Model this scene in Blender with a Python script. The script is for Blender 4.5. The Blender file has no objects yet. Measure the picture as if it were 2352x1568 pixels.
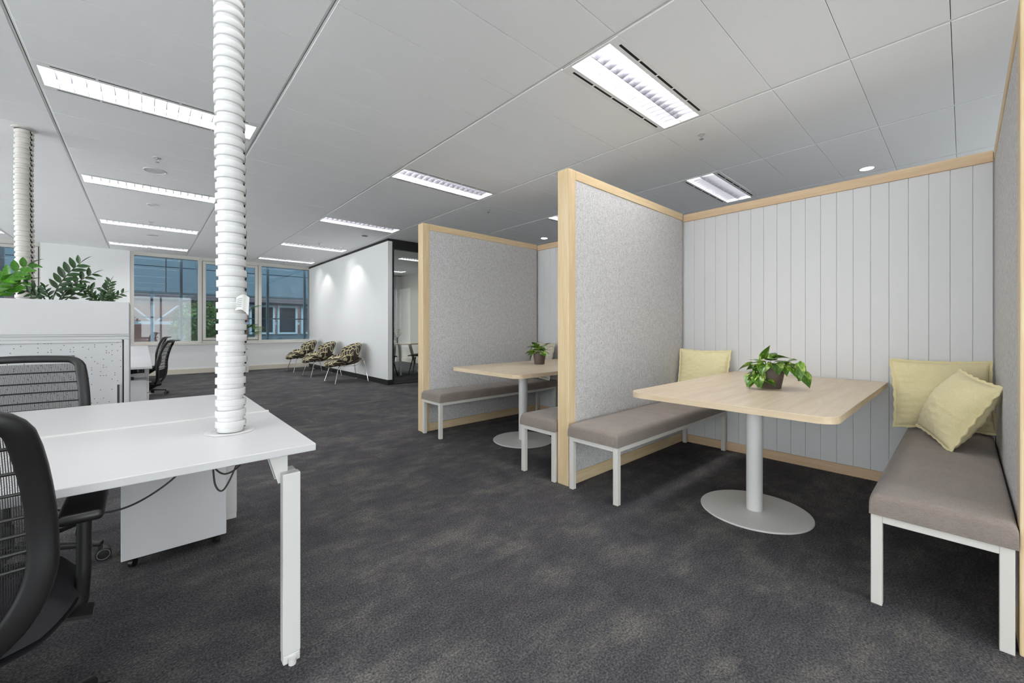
import bpy, bmesh, math, random
from mathutils import Vector, Matrix, noise

# ------------------------------------------------------------------ camera, world, exposure
S = bpy.context.scene
C = S.collection
CAM_H = 1.12
cd = bpy.data.cameras.new('camera')
cd.sensor_width = 36.0
cd.lens = 936.0 / 2352.0 * 36.0
cd.shift_y = -31.0 / 2352.0
cd.clip_start = 0.02
cam = bpy.data.objects.new('camera', cd)
cam.location = (0, 0, CAM_H)
cam.rotation_euler = (math.pi / 2, 0, -0.734)
C.objects.link(cam)
S.camera = cam

W = bpy.data.worlds.new('overcast_sky')
S.world = W
W.use_nodes = True
_bg = W.node_tree.nodes['Background']
_bg.inputs['Color'].default_value = (0.95, 0.97, 1.0, 1)
_bg.inputs['Strength'].default_value = 7.0

LAMP = 27.0          # radiance of the troffer lamps
vs = S.view_settings
vs.view_transform = 'Standard'
vs.look = 'None'
vs.exposure = 0.05
vs.gamma = 1.0
vs.use_curve_mapping = False
S.cycles.use_denoising = True
S.cycles.max_bounces = 8
S.cycles.diffuse_bounces = 5
S.cycles.adaptive_threshold = 0.04
S.cycles.transparent_max_bounces = 24
S.cycles.sample_clamp_indirect = 6.0
S.cycles.caustics_reflective = False
S.cycles.caustics_refractive = False

R = random.Random(7)
CEIL = 2.878

# ------------------------------------------------------------------ materials
def srgb(r, g, b):
    f = lambda c: (c / 255 / 12.92) if c / 255 <= 0.04045 else ((c / 255 + 0.055) / 1.055) ** 2.4
    return (f(r), f(g), f(b), 1)

class Mat:
    def __init__(s, name, col=(0.8, 0.8, 0.8, 1), rough=0.5, metal=0.0, spec=0.5):
        s.m = bpy.data.materials.new(name)
        s.m.use_nodes = True
        s.nt = s.m.node_tree
        s.b = s.nt.nodes['Principled BSDF']
        s.b.inputs['Base Color'].default_value = col
        s.b.inputs['Roughness'].default_value = rough
        s.b.inputs['Metallic'].default_value = metal
        s.b.inputs['Specular IOR Level'].default_value = spec
    def n(s, t, **kw):
        nd = s.nt.nodes.new('ShaderNode' + t)
        for k, v in kw.items():
            if k in nd.inputs.keys():
                nd.inputs[k].default_value = v
            else:
                setattr(nd, k, v)
        return nd
    def l(s, a, b):
        s.nt.links.new(a, b)
    def coord(s, scale=(1, 1, 1), kind='Object', rot=(0, 0, 0)):
        tc = s.n('TexCoord'); mp = s.n('Mapping')
        mp.inputs['Scale'].default_value = scale
        mp.inputs['Rotation'].default_value = rot
        s.l(tc.outputs[kind], mp.inputs['Vector'])
        return mp.outputs['Vector']
    def noise(s, vec, scale, detail=3, rough=0.5, dist=0.0):
        nd = s.n('TexNoise', Scale=scale, Detail=detail, Roughness=rough, Distortion=dist)
        s.l(vec, nd.inputs['Vector'])
        return nd.outputs['Fac']
    def ramp(s, fac, stops):
        r = s.n('ValToRGB')
        e = r.color_ramp.elements
        while len(e) < len(stops):
            e.new(0.5)
        for i, (p, c) in enumerate(stops):
            e[i].position = p; e[i].color = c
        s.l(fac, r.inputs['Fac'])
        return r.outputs['Color']
    def mix(s, fac, a, b, mode='MIX'):
        m = s.n('MixRGB', blend_type=mode)
        for i, v in ((0, fac), (1, a), (2, b)):
            if isinstance(v, (int, float)) and i == 0:
                m.inputs[0].default_value = v
            elif isinstance(v, tuple):
                m.inputs[i].default_value = v
            else:
                s.l(v, m.inputs[i])
        return m.outputs[0]
    def col(s, c):
        s.l(c, s.b.inputs['Base Color'])
    def bump(s, h, strength=0.3, dist=0.01):
        b = s.n('Bump', Strength=strength, Distance=dist)
        s.l(h, b.inputs['Height'])
        s.l(b.outputs['Normal'], s.b.inputs['Normal'])
    def math(s, op, a, b=None):
        m = s.n('Math', operation=op)
        for i, v in enumerate((a, b)):
            if v is None: continue
            if isinstance(v, (int, float)): m.inputs[i].default_value = v
            else: s.l(v, m.inputs[i])
        return m.outputs[0]

def plain(name, rgb, rough=0.5, metal=0.0, spec=0.5, bump=0.0, bs=200, var=0.0):
    c = srgb(*rgb)
    m = Mat(name, c, rough, metal, spec)
    if bump or var:
        v = m.coord()
        f = m.noise(v, bs, 2)
        if bump: m.bump(f, bump, 0.002)
        if var:
            g = m.noise(v, bs * 0.05, 3)
            d = tuple(x * (1 - var) for x in c[:3]) + (1,)
            m.col(m.mix(g, c, d))
    return m.m

WHITE = plain('white_wall_paint', (232, 232, 232), 0.6, bump=0.05, bs=300)
WARMWHITE = plain('warm_white_wall_paint', (226, 222, 212), 0.6, bump=0.05)
BOARD = plain('white_board_paint', (214, 214, 216), 0.45, bump=0.04, bs=150)
TILE_BACK = plain('ceiling_backing_grey', (176, 176, 176), 0.8, bump=0.05)
RUNNER = plain('runner_white_metal', (238, 238, 238), 0.5, bump=0.02)
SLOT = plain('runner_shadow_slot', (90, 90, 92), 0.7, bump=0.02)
METALW = plain('white_powder_coat', (216, 215, 213), 0.4, bump=0.05, bs=500)
METALWARM = plain('warm_white_powder_coat', (210, 206, 200), 0.4, bump=0.05, bs=500)
DESKW = plain('white_desk_laminate', (206, 205, 206), 0.35, bump=0.02, bs=400)
CABW = plain('white_cabinet_metal', (214, 213, 215), 0.4, bump=0.02, bs=400)
BLACKTRIM = plain('black_trim', (18, 18, 19), 0.45, bump=0.03)
BLACK = plain('black_plastic', (26, 25, 26), 0.42, bump=0.1, bs=600)
BLACKFAB = plain('black_seat_fabric', (33, 33, 38), 0.9, bump=0.4, bs=900)
DARKAIR = plain('dark_air_slot', (14, 14, 14), 0.8, bump=0.02)
CHROME = plain('chrome_tube', (225, 220, 212), 0.18, 1.0, bump=0.01)
SILVER = plain('silver_ring', (190, 190, 192), 0.3, 0.9, bump=0.01)
ALU = plain('louvre_aluminium', (150, 150, 155), 0.32, 0.9, bump=0.02)
BEIGE = plain('beige_skirting', (214, 207, 193), 0.5, bump=0.03)
FRAME = plain('window_frame_paint', (205, 202, 196), 0.45, 0.0, bump=0.02)
GASKET = plain('window_gasket', (70, 70, 70), 0.6, bump=0.02)
EXTALU = plain('outside_aluminium', (150, 165, 172), 0.35, 0.5, bump=0.02)
DUCT = plain('duct_plastic', (214, 213, 213), 0.42, bump=0.02, bs=300)
DUCTWARM = plain('duct_plastic_cream', (208, 203, 197), 0.42, bump=0.02, bs=300)
CABLE = plain('grey_cable', (62, 62, 64), 0.5, bump=0.02)
POT = plain('taupe_pot', (96, 82, 76), 0.55, bump=0.1, bs=120, var=0.15)
SOIL = plain('dark_soil', (38, 30, 24), 0.95, bump=0.9, bs=90, var=0.3)
STEM = plain('green_stem', (92, 120, 44), 0.5, bump=0.05)
DARKSTEM = plain('dark_green_stem', (52, 66, 34), 0.5, bump=0.05)
PAPER = plain('paper_tag', (214, 213, 210), 0.7, bump=0.05)
INK = plain('faded_print', (120, 120, 124), 0.8, bump=0.02)
GREYSHELL = plain('grey_chair_shell', (128, 121, 116), 0.7, bump=0.2, bs=500)
DARKSHELL = plain('charcoal_chair_shell', (58, 56, 57), 0.7, bump=0.2, bs=500)
WHITELEG = plain('white_table_leg', (224, 222, 212), 0.45, bump=0.02)
PETALW = plain('cream_petal', (246, 244, 222), 0.6, bump=0.05, var=0.1)
OUTWALL = plain('outside_panel', (116, 133, 142), 0.7, bump=0.1, bs=4, var=0.2)
OUTDARK = plain('outside_dark_glass', (34, 44, 54), 0.15, bump=0.01)
OUTCURT = plain('outside_curtain', (120, 108, 112), 0.8, bump=0.3, bs=8, var=0.3)
OUTFRAME = plain('outside_window_frame', (186, 205, 210), 0.5, bump=0.02)
OUTGROUND = plain('outside_paving', (120, 122, 122), 0.9, bump=0.2, bs=20, var=0.2)
WHITEST = plain('outside_white_steel', (225, 230, 232), 0.5, bump=0.02)
SPKR = plain('speaker_grille', (214, 214, 215), 0.6, bump=0.6, bs=900)

def mk_tile():
    m = Mat('mineral_ceiling_tile', srgb(245, 245, 246), 0.85)
    v = m.coord()
    a = m.noise(v, 230, 2, 0.6)
    c = m.ramp(a, [(0.26, srgb(200, 200, 202)), (0.34, srgb(246, 246, 247))])
    m.col(c)
    m.bump(a, 0.25, 0.002)
    return m.m
TILE = mk_tile()

def mk_carpet():
    m = Mat('carpet_tile_pile', rough=0.97, spec=0.1)
    tc = m.n('TexCoord'); oi = m.n('ObjectInfo')
    k = m.math('MULTIPLY', oi.outputs['Random'], 37.0)
    cmb = m.n('CombineXYZ')
    m.l(k, cmb.inputs[0]); m.l(m.math('MULTIPLY', k, 1.7), cmb.inputs[1])
    add = m.n('VectorMath', operation='ADD')
    m.l(tc.outputs['Object'], add.inputs[0]); m.l(cmb.outputs[0], add.inputs[1])
    v = add.outputs[0]
    mp = m.n('Mapping'); mp.inputs['Scale'].default_value = (0.62, 1.25, 1)
    m.l(v, mp.inputs['Vector'])
    ge = m.n('NewGeometry')
    big = m.noise(ge.outputs['Position'], 2.6, 5, 0.62, 0.4)
    mid = m.noise(mp.outputs[0], 7, 6, 0.75)
    fine = m.noise(v, 130, 4, 0.75)
    blotch = m.math('ADD', m.math('MULTIPLY', big, 0.5), m.math('MULTIPLY', mid, 0.5))
    c = m.ramp(blotch, [(0.38, srgb(74, 72, 76)), (0.50, srgb(86, 84, 87)), (0.62, srgb(108, 106, 103))])
    f = m.ramp(fine, [(0.30, (0.25, 0.25, 0.25, 1)), (0.50, (0.95, 0.95, 0.95, 1)), (0.70, (2.1, 2.1, 2.05, 1))])
    m.col(m.mix(1.0, c, f, 'MULTIPLY'))
    m.bump(fine, 0.9, 0.006)
    return m.m
CARPET = mk_carpet()

def mk_wood(name, light, dark, scale, along, knots=0.0, rough=0.5):
    m = Mat(name, rough=rough)
    st = [9.0, 9.0, 9.0]; st[along] = 0.55
    v = m.coord(tuple(x * scale for x in st))
    a = m.noise(v, 1.6, 5, 0.6, 0.7)
    b = m.noise(v, 7.0, 3, 0.6, 0.2)
    g = m.math('ADD', m.math('MULTIPLY', a, 0.65), m.math('MULTIPLY', b, 0.35))
    mid = tuple((x + y) / 2 for x, y in zip(light, dark))
    m.col(m.ramp(g, [(0.32, srgb(*dark)), (0.5, srgb(*mid)), (0.62, srgb(*light))]))
    m.bump(g, 0.06, 0.002)
    return m.m
PINE_L, PINE_D = (226, 205, 170), (206, 176, 132)
PINE_V = mk_wood('pine_upright_grain', PINE_L, PINE_D, 1.3, 2)
PINE_X = mk_wood('pine_rail_grain', PINE_L, PINE_D, 1.3, 0)
PINE_Y = mk_wood('pine_long_rail_grain', (222, 196, 164), (203, 171, 134), 1.3, 1)
OAK = mk_wood('pale_oak_laminate', (228, 211, 188), (211, 190, 163), 1.5, 0, rough=0.38)
OAKEDGE = mk_wood('pale_oak_edge', (216, 196, 168), (198, 174, 142), 1.5, 1, rough=0.45)

def mk_felt():
    m = Mat('grey_wool_felt', rough=0.95, spec=0.1)
    v = m.coord((1, 1, 0.42))
    a = m.noise(v, 210, 4, 0.75)
    b = m.noise(v, 60, 3, 0.6)
    g = m.math('ADD', m.math('MULTIPLY', a, 0.8), m.math('MULTIPLY', b, 0.2))
    m.col(m.ramp(g, [(0.34, srgb(142, 141, 143)), (0.48, srgb(196, 194, 194)), (0.62, srgb(224, 222, 221))]))
    m.bump(a, 0.3, 0.002)
    return m.m
FELT = mk_felt()

def mk_fabric(name, c1, c2, scale=420, stripes=False, rough=0.92):
    m = Mat(name, rough=rough, spec=0.15)
    m.b.inputs['Sheen Weight'].default_value = 0.25
    vx = m.coord((1, 0.12, 1)); vy = m.coord((0.12, 1, 1)); v = m.coord()
    a = m.noise(vx, scale, 2, 0.6); b = m.noise(vy, scale, 2, 0.6); w = m.noise(v, 7, 4, 0.6)
    g = m.math('ADD', m.math('MULTIPLY', m.math('ADD', a, b), 0.36), m.math('MULTIPLY', w, 0.28))
    m.col(m.ramp(g, [(0.36, srgb(*c2)), (0.64, srgb(*c1))]))
    hgt = m.math('ADD', m.math('ADD', a, b), m.math('MULTIPLY', w, 2.0))
    m.bump(hgt, 0.25, 0.004)
    return m.m
SEATFAB = mk_fabric('taupe_bench_fabric', (150, 138, 130), (122, 111, 105))
LINEN = mk_fabric('yellow_linen', (240, 229, 188), (226, 212, 162), 300)
LINENG = mk_fabric('stone_linen', (205, 200, 186), (180, 174, 160), 300)

def mk_mesh():
    m = Mat('black_chair_mesh', srgb(24, 23, 25), 0.7)
    v = m.coord()
    wv = m.n('TexWave', Scale=95.0); wv.bands_direction = 'X'
    m.l(v, wv.inputs['Vector'])
    wz = m.n('TexWave', Scale=130.0); wz.bands_direction = 'Z'
    m.l(v, wz.inputs['Vector'])
    hole = m.math('MULTIPLY', m.math('GREATER_THAN', wv.outputs['Fac'], 0.32), m.math('GREATER_THAN', wz.outputs['Fac'], 0.22))
    t = m.n('BsdfTransparent'); mx = m.n('MixShader')
    m.l(hole, mx.inputs[0]); m.l(m.b.outputs[0], mx.inputs[1]); m.l(t.outputs[0], mx.inputs[2])
    m.l(mx.outputs[0], m.nt.nodes['Material Output'].inputs['Surface'])
    return m.m
CHAIRMESH = mk_mesh()

def mk_glass(name, tint, refl=1.0):
    m = Mat(name)
    t = m.n('BsdfTransparent'); t.inputs['Color'].default_value = tint
    g = m.n('BsdfGlossy', Roughness=0.02)
    fr = m.n('Fresnel', IOR=1.5)
    mx = m.n('MixShader')
    m.l(m.math('MULTIPLY', fr.outputs[0], refl), mx.inputs[0]); m.l(t.outputs[0], mx.inputs[1]); m.l(g.outputs[0], mx.inputs[2])
    m.l(mx.outputs[0], m.nt.nodes['Material Output'].inputs['Surface'])
    return m.m
GLASS_TINT = mk_glass('blue_tinted_glass', (0.40, 0.47, 0.51, 1), 1.5)
GLASS = mk_glass('clear_partition_glass', (0.93, 0.95, 0.94, 1), 0.6)
VASEGLASS = mk_glass('vase_glass', (0.85, 0.9, 0.88, 1), 1.0)

def mk_emit(name, col, st):
    m = Mat(name, (0.9, 0.9, 0.9, 1), 0.6)
    m.b.inputs['Emission Color'].default_value = col
    m.b.inputs['Emission Strength'].default_value = st
    return m.m
LAMPMAT = mk_emit('fluorescent_lamp', (1.0, 0.985, 0.985, 1), LAMP)
SPOTMAT = mk_emit('downlight_lamp', (1.0, 0.97, 0.94, 1), 30.0)
WASHMAT = mk_emit('shielded_downlight_lamp', (1.0, 0.97, 0.94, 1), 0.6)

def mk_leaf(name, dark, light, veinc, sc, rough=0.3):
    m = Mat(name, rough=rough)
    oi = m.n('ObjectInfo')
    v = m.coord((sc, sc * 0.35, sc))
    a = m.noise(v, 1.0, 4, 0.6, 0.6)
    c = m.ramp(a, [(0.42, srgb(*dark)), (0.56, srgb(*light)), (0.68, srgb(*veinc))])
    h = m.n('HueSaturation')
    m.l(m.math('ADD', m.math('MULTIPLY', oi.outputs['Random'], 0.7), 0.65), h.inputs['Value'])
    m.l(c, h.inputs['Color'])
    m.col(h.outputs[0])
    m.b.inputs['Subsurface Weight'].default_value = 0.0
    return m.m
POTHOS = mk_leaf('variegated_leaf', (58, 98, 26), (110, 152, 46), (206, 214, 130), 6)
ZZLEAF = mk_leaf('glossy_dark_leaf', (30, 56, 28), (44, 78, 34), (62, 98, 44), 30)
ZZBRIGHT = mk_leaf('glossy_bright_leaf', (52, 110, 28), (84, 146, 38), (116, 172, 56), 30)
PALM = mk_leaf('palm_leaf', (44, 84, 36), (78, 116, 52), (128, 146, 84), 12, 0.45)
TREELEAF = mk_leaf('outside_foliage', (70, 112, 50), (110, 150, 80), (150, 180, 110), 3, 0.7)

def mk_perf():
    m = Mat('perforated_white_door', srgb(224, 224, 226), 0.45)
    v = m.coord((1, 1, 1))
    sx = m.n('SeparateXYZ'); m.l(v, sx.inputs[0])
    p = 0.0150
    def cell(o):
        d = m.math('DIVIDE', o, p); f = m.math('FLOOR', d)
        return f, m.math('SUBTRACT', m.math('SUBTRACT', d, f), 0.5)
    fx, dx = cell(sx.outputs[0]); fz, dz = cell(sx.outputs[2])
    cb = m.n('CombineXYZ'); m.l(fx, cb.inputs[0]); m.l(fz, cb.inputs[1])
    wn = m.n('TexWhiteNoise', noise_dimensions='2D'); m.l(cb.outputs[0], wn.inputs['Vector'])
    on = m.math('GREATER_THAN', wn.outputs['Value'], 0.86)
    r2 = m.math('ADD', m.math('MULTIPLY', dx, dx), m.math('MULTIPLY', dz, dz))
    hole = m.math('MULTIPLY', on, m.math('LESS_THAN', r2, 0.034))
    m.col(m.mix(hole, srgb(212, 212, 214), srgb(70, 70, 72)))
    m.bump(m.math('SUBTRACT', 1.0, hole), 0.4, 0.003)
    return m.m
PERF = mk_perf()

def mk_rings():
    m = Mat('ring_print_upholstery', rough=0.85, spec=0.2)
    oi = m.n('ObjectInfo')
    v = m.coord()
    def rings(scale, off, freq, th):
        mp = m.n('Mapping'); mp.inputs['Location'].default_value = off
        m.l(v, mp.inputs['Vector'])
        vo = m.n('TexVoronoi', Scale=scale, Randomness=0.75); m.l(mp.outputs[0], vo.inputs['Vector'])
        s_ = m.math('SINE', m.math('MULTIPLY', vo.outputs['Distance'], freq))
        return m.math('GREATER_THAN', s_, th)
    a = rings(3.6, (0, 0, 0), 26.0, 0.88)
    b = rings(2.9, (3.3, 1.7, 5.1), 22.0, 0.92)
    f = m.math('MAXIMUM', a, b)
    nz = m.noise(v, 160, 2)
    base = m.mix(nz, srgb(48, 40, 34), srgb(86, 76, 70))
    m.col(m.mix(f, base, srgb(204, 198, 158)))
    m.bump(f, 0.3, 0.003)
    return m.m
RINGS = mk_rings()

def mk_brick():
    m = Mat('outside_brick', rough=0.9)
    v = m.coord((1, 1, 1), rot=(math.pi / 2, 0, 0))
    b = m.n('TexBrick', Scale=5.0)
    b.inputs['Color1'].default_value = srgb(176, 110, 98); b.inputs['Color2'].default_value = srgb(196, 132, 118)
    b.inputs['Mortar'].default_value = srgb(200, 180, 170)
    m.l(v, b.inputs['Vector'])
    m.col(b.outputs['Color']); m.bump(b.outputs['Fac'], 0.3, 0.01)
    return m.m
BRICK = mk_brick()

# ------------------------------------------------------------------ mesh helpers
class MB:
    def __init__(s):
        s.v = []; s.f = []; s.mi = []; s.cur = 0
    def add(s, vs_, fs):
        o = len(s.v)
        s.v += [tuple(p) for p in vs_]
        for f in fs:
            s.f.append(tuple(i + o for i in f)); s.mi.append(s.cur)
        return s
    def box(s, x0, x1, y0, y1, z0, z1):
        return s.add([(x0, y0, z0), (x1, y0, z0), (x1, y1, z0), (x0, y1, z0), (x0, y0, z1), (x1, y0, z1), (x1, y1, z1), (x0, y1, z1)],
                     [(3, 2, 1, 0), (4, 5, 6, 7), (0, 1, 5, 4), (1, 2, 6, 5), (2, 3, 7, 6), (3, 0, 4, 7)])
    def prism(s, poly, z0, z1):
        n = len(poly)
        return s.add([(x, y, z0) for x, y in poly] + [(x, y, z1) for x, y in poly],
                     [tuple(range(n - 1, -1, -1)), tuple(range(n, 2 * n))] + [(i, (i + 1) % n, n + (i + 1) % n, n + i) for i in range(n)])
    def lathe(s, prof, n=32, c=(0, 0, 0), cap0=True, cap1=True):
        vs_ = []
        for r, z in prof:
            for k in range(n):
                a = 2 * math.pi * k / n
                vs_.append((c[0] + r * math.cos(a), c[1] + r * math.sin(a), c[2] + z))
        fs = []
        for i in range(len(prof) - 1):
            for k in range(n):
                fs.append((i * n + k, i * n + (k + 1) % n, (i + 1) * n + (k + 1) % n, (i + 1) * n + k))
        if cap0: fs.append(tuple(range(n - 1, -1, -1)))
        if cap1: fs.append(tuple((len(prof) - 1) * n + k for k in range(n)))
        return s.add(vs_, fs)
    def sweep(s, pts, w, d=None, n=10, ref=(0, 1, 0), p=2.0):
        """tube along pts; w = size along (tangent x ref), d = size along ref-ish"""
        pts = [Vector(q) for q in pts]
        m = len(pts); d = w if d is None else d
        g = lambda q, i: q[i] if isinstance(q, (list, tuple)) else q
        ref = Vector(ref); vs_ = []
        for i in range(m):
            t = (pts[min(i + 1, m - 1)] - pts[max(i - 1, 0)])
            t = t.normalized() if t.length > 1e-9 else Vector((0, 0, 1))
            rr = ref if abs(t.dot(ref)) < 0.97 else Vector((1, 0, 0.01))
            b = t.cross(rr).normalized(); nn = b.cross(t).normalized()
            for k in range(n):
                a = 2 * math.pi * k / n
                ca, sa = math.cos(a), math.sin(a)
                ca = math.copysign(abs(ca) ** (2 / p), ca); sa = math.copysign(abs(sa) ** (2 / p), sa)
                vs_.append(pts[i] + b * ca * g(w, i) / 2 + nn * sa * g(d, i) / 2)
        fs = []
        for i in range(m - 1):
            for k in range(n):
                fs.append((i * n + k, i * n + (k + 1) % n, (i + 1) * n + (k + 1) % n, (i + 1) * n + k))
        fs.append(tuple(range(n - 1, -1, -1))); fs.append(tuple((m - 1) * n + k for k in range(n)))
        return s.add(vs_, fs)
    def grid(s, fn, nu, nv, flip=False):
        vs_ = [fn(i / nu, j / nv) for j in range(nv + 1) for i in range(nu + 1)]
        fs = []
        for j in range(nv):
            for i in range(nu):
                q = (j * (nu + 1) + i, j * (nu + 1) + i + 1, (j + 1) * (nu + 1) + i + 1, (j + 1) * (nu + 1) + i)
                fs.append(q[::-1] if flip else q)
        return s.add(vs_, fs)
    def mesh(s, name, mats, bevel=0.0, seg=2, smooth=False, angle=40):
        me = bpy.data.meshes.new(name)
        me.from_pydata(s.v, [], s.f)
        mats = mats if isinstance(mats, (list, tuple)) else [mats]
        for m in mats: me.materials.append(m)
        if len(mats) > 1:
            me.polygons.foreach_set('material_index', s.mi)
        bm = bmesh.new(); bm.from_mesh(me)
        if bevel:
            bm.normal_update()
            ed = [e for e in bm.edges if len(e.link_faces) == 2 and e.calc_face_angle(0) > 0.5]
            bmesh.ops.bevel(bm, geom=ed, offset=bevel, segments=seg, profile=0.5, affect='EDGES', clamp_overlap=True)
        bmesh.ops.recalc_face_normals(bm, faces=bm.faces)
        if smooth or bevel >= 0.01:
            for f in bm.faces: f.smooth = True
            for e in bm.edges:
                if len(e.link_faces) == 2 and e.calc_face_angle(0) > math.radians(angle): e.smooth = False
        bm.to_mesh(me); bm.free()
        me.update()
        return me

def link(name, data, parent=None, loc=None, rot=None, scale=None):
    o = bpy.data.objects.new(name, data); C.objects.link(o)
    if parent is not None: o.parent = parent
    if loc is not None: o.location = loc
    if rot is not None: o.rotation_euler = rot
    if scale is not None: o.scale = scale
    return o

def part(name, mb, mats, parent, bevel=0.0, seg=2, smooth=False, angle=40, loc=None, rot=None):
    return link(name, mb.mesh(name, mats, bevel, seg, smooth, angle), parent, loc, rot)

def tag(o, label, cat, group=None):
    o['label'] = label; o['category'] = cat
    if group: o['group'] = group
    return o

def thing(name, label, cat, loc=(0, 0, 0), rz=0.0, group=None):
    return tag(link(name, None, None, loc, (0, 0, rz)), label, cat, group)

def struct(name, mb, mats, **k):
    o = link(name, mb.mesh(name, mats, **k) if mb is not None else None)
    o['kind'] = 'structure'
    return o

def copy_tree(o, parent=None):
    c = o.copy(); C.objects.link(c); c.parent = parent
    for ch in list(o.children): copy_tree(ch, c)
    return c

def box(x0, x1, y0, y1, z0, z1):
    return MB().box(x0, x1, y0, y1, z0, z1)

def arc_poly(x0, x1, y0, y1, r_front, n=8):
    """rectangle with rounded corners on the x0 side only"""
    p = []
    for k in range(n + 1):
        a = math.pi + (math.pi / 2) * k / n
        p.append((x0 + r_front + r_front * math.cos(a), y0 + r_front + r_front * math.sin(a)))
    p += [(x1, y0), (x1, y1)]
    for k in range(n + 1):
        a = math.pi / 2 + (math.pi / 2) * k / n
        p.append((x0 + r_front + r_front * math.cos(a), y1 - r_front + r_front * math.sin(a)))
    return p

# ------------------------------------------------------------------ room shell
XL, XR, YB, YF = -5.2, 8.2, -3.6, 12.75       # left, right, behind camera, window wall
floor = struct('floor', box(XL - 0.1, XR + 0.1, YB - 0.1, YF + 0.2, -0.12, -0.006), CARPET)
part('carpet_field', MB().box(XL, -0.5, YB, YF, -0.006, 0).box(-0.5, XR, YB, 0.0, -0.006, 0).box(4.0, XR, 0.0, YF, -0.006, 0), CARPET, floor)
tme = MB().box(-0.2497, 0.2497, -0.2497, 0.2497, -0.005, 0).mesh('carpet_tile', CARPET)
for i in range(9):
    for j in range(26):
        y = 0.25 + 0.5 * j
        o = link('carpet_tile', tme, floor, (-0.25 + 0.5 * i, y, 0))
        if j == 25: o.scale = (1, 0.5, 1); o.location.y = 12.625
ceil_ = struct('ceiling', box(XL - 0.1, XR + 0.1, YB - 0.1, YF + 0.2, CEIL + 0.125, CEIL + 0.25), TILE_BACK)

# ceiling grid
GX = [0.765 + 1.333 * k for k in range(-4, 6)]
GY = [-3.99, -2.64, -1.295, 0.05, 1.395, 2.72, 4.08, 5.41, 6.70, 7.98, 9.28, 10.48, 11.58, 12.74]
LIGHTCELLS = {}
for cx_ in (-3.234, -0.568, 2.098, 4.764):
    for ry in (-1.295, 1.395, 4.08, 6.70, 9.28, 11.58):
        if cx_ > 4 and ry == 1.395: LIGHTCELLS[(round(cx_, 2), 1.843)] = 1
        elif cx_ > 4 and ry == 6.70: continue
        else: LIGHTCELLS[(round(cx_, 2), ry)] = 1
tile_cache = {}
def tile_mesh(w, d):
    k = (round(w, 3), round(d, 3))
    if k not in tile_cache:
        tile_cache[k] = MB().box(-w / 2, w / 2, -d / 2, d / 2, 0, 0.015).mesh('ceiling_tile', TILE, bevel=0.0015, seg=1)
    return tile_cache[k]
plainpan = MB()
ntile = 0
for i in range(len(GX) - 1):
    x0, x1 = GX[i], GX[i + 1]
    for j in range(len(GY) - 1):
        for t in range(3):
            y0 = GY[j] + (GY[j + 1] - GY[j]) * t / 3; y1 = GY[j] + (GY[j + 1] - GY[j]) * (t + 1) / 3
            if any(abs(a - x0) < 0.03 and abs(b - y0) < 0.05 for a, b in LIGHTCELLS): continue
            a, b = x0 + 0.013, x1 - 0.013
            seen = (x1 > -0.21 * y0 - 0.4) and ((x0 + x1) * 0.335 + (y0 + y1) * 0.371 > 1.75) and y1 > -0.9 and not (y0 > 5.0 and x0 > 6.0)
            if y0 < YB: continue
            if y1 > YF: y1 = YF
            if seen and ntile < 300:
                ntile += 1
                link('ceiling_tile', tile_mesh(b - a, y1 - y0 - 0.003), ceil_, ((a + b) / 2, (y0 + y1) / 2, CEIL))
            else:
                plainpan.box(a, b, y0 + 0.002, y1 - 0.002, CEIL, CEIL + 0.015)
o = part('ceiling_tile_field', plainpan, TILE, ceil_); o['kind'] = 'stuff'
for x in GX:
    if XL < x < XR:
        part('ceiling_runner', MB().box(x - 0.0125, x - 0.003, YB, YF, CEIL + 0.003, CEIL + 0.02).box(x + 0.003, x + 0.0125, YB, YF, CEIL + 0.003, CEIL + 0.02), RUNNER, ceil_)
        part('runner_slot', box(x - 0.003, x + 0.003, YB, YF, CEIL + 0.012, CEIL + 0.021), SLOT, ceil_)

# outer walls
struct('wall_rear', MB().box(XL - 0.1, XR + 0.1, YB - 0.1, YB, -0.1, 0.3).box(2.0, XR + 0.1, YB - 0.1, YB, 0.3, 2.8).box(XL - 0.1, -2.0, YB - 0.1, YB, 0.3, 2.8).box(XL - 0.1, XR + 0.1, YB - 0.1, YB, 2.8, CEIL + 0.1), WHITE)
struct('wall_left', MB().box(XL - 0.1, XL, YB, YF, -0.1, 0.3).box(XL - 0.1, XL, YB, YF, 2.8, CEIL + 0.1), WHITE)
def added_strip_window(name, horizontal, a, b, n, xw=XL):  # unseen windows, added only to let daylight up onto the ceiling
    w = struct(name, None, None)
    d = (b - a) / n
    for k in range(n + 1):
        p = a + d * k
        part('mullion', box(p - 0.04, p + 0.04, YB - 0.09, YB - 0.01, 0.3, 2.8) if horizontal else box(xw - 0.09, xw - 0.01, p - 0.04, p + 0.04, 0.3, 2.8), FRAME, w)
        if k < n:
            part('pane', box(p + 0.04, p + d - 0.04, YB - 0.055, YB - 0.049, 0.3, 2.8) if horizontal else box(xw - 0.055, xw - 0.049, p + 0.04, p + d - 0.04, 0.3, 2.8), GLASS, w)
added_strip_window('added_window_4', True, -2.0, 2.0, 3)  # added opening behind the camera, brightens the near ceiling
added_strip_window('added_window_5', False, YB, YF, 10)  # added glazing out of view on the left, daylight fill for the room
struct('wall_right', MB().box(XR, XR + 0.1, YB, YF, -0.1, 0.3).box(XR, XR + 0.1, YB, YF, 2.8, CEIL + 0.1).box(XR, XR + 0.1, -0.2, YF, 0.3, 2.8).box(XR, XR + 0.1, YB, -2.6, 0.3, 2.8), WHITE)
added_strip_window('added_window_6', False, -2.6, -0.2, 2, XR + 0.1)  # added opening out of view, lifts the ceiling beyond the booth wall
wf = MB()
wf.box(XL, 3.55, YF, YF + 0.2, 0, 0.70)                # dado under the windows
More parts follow.
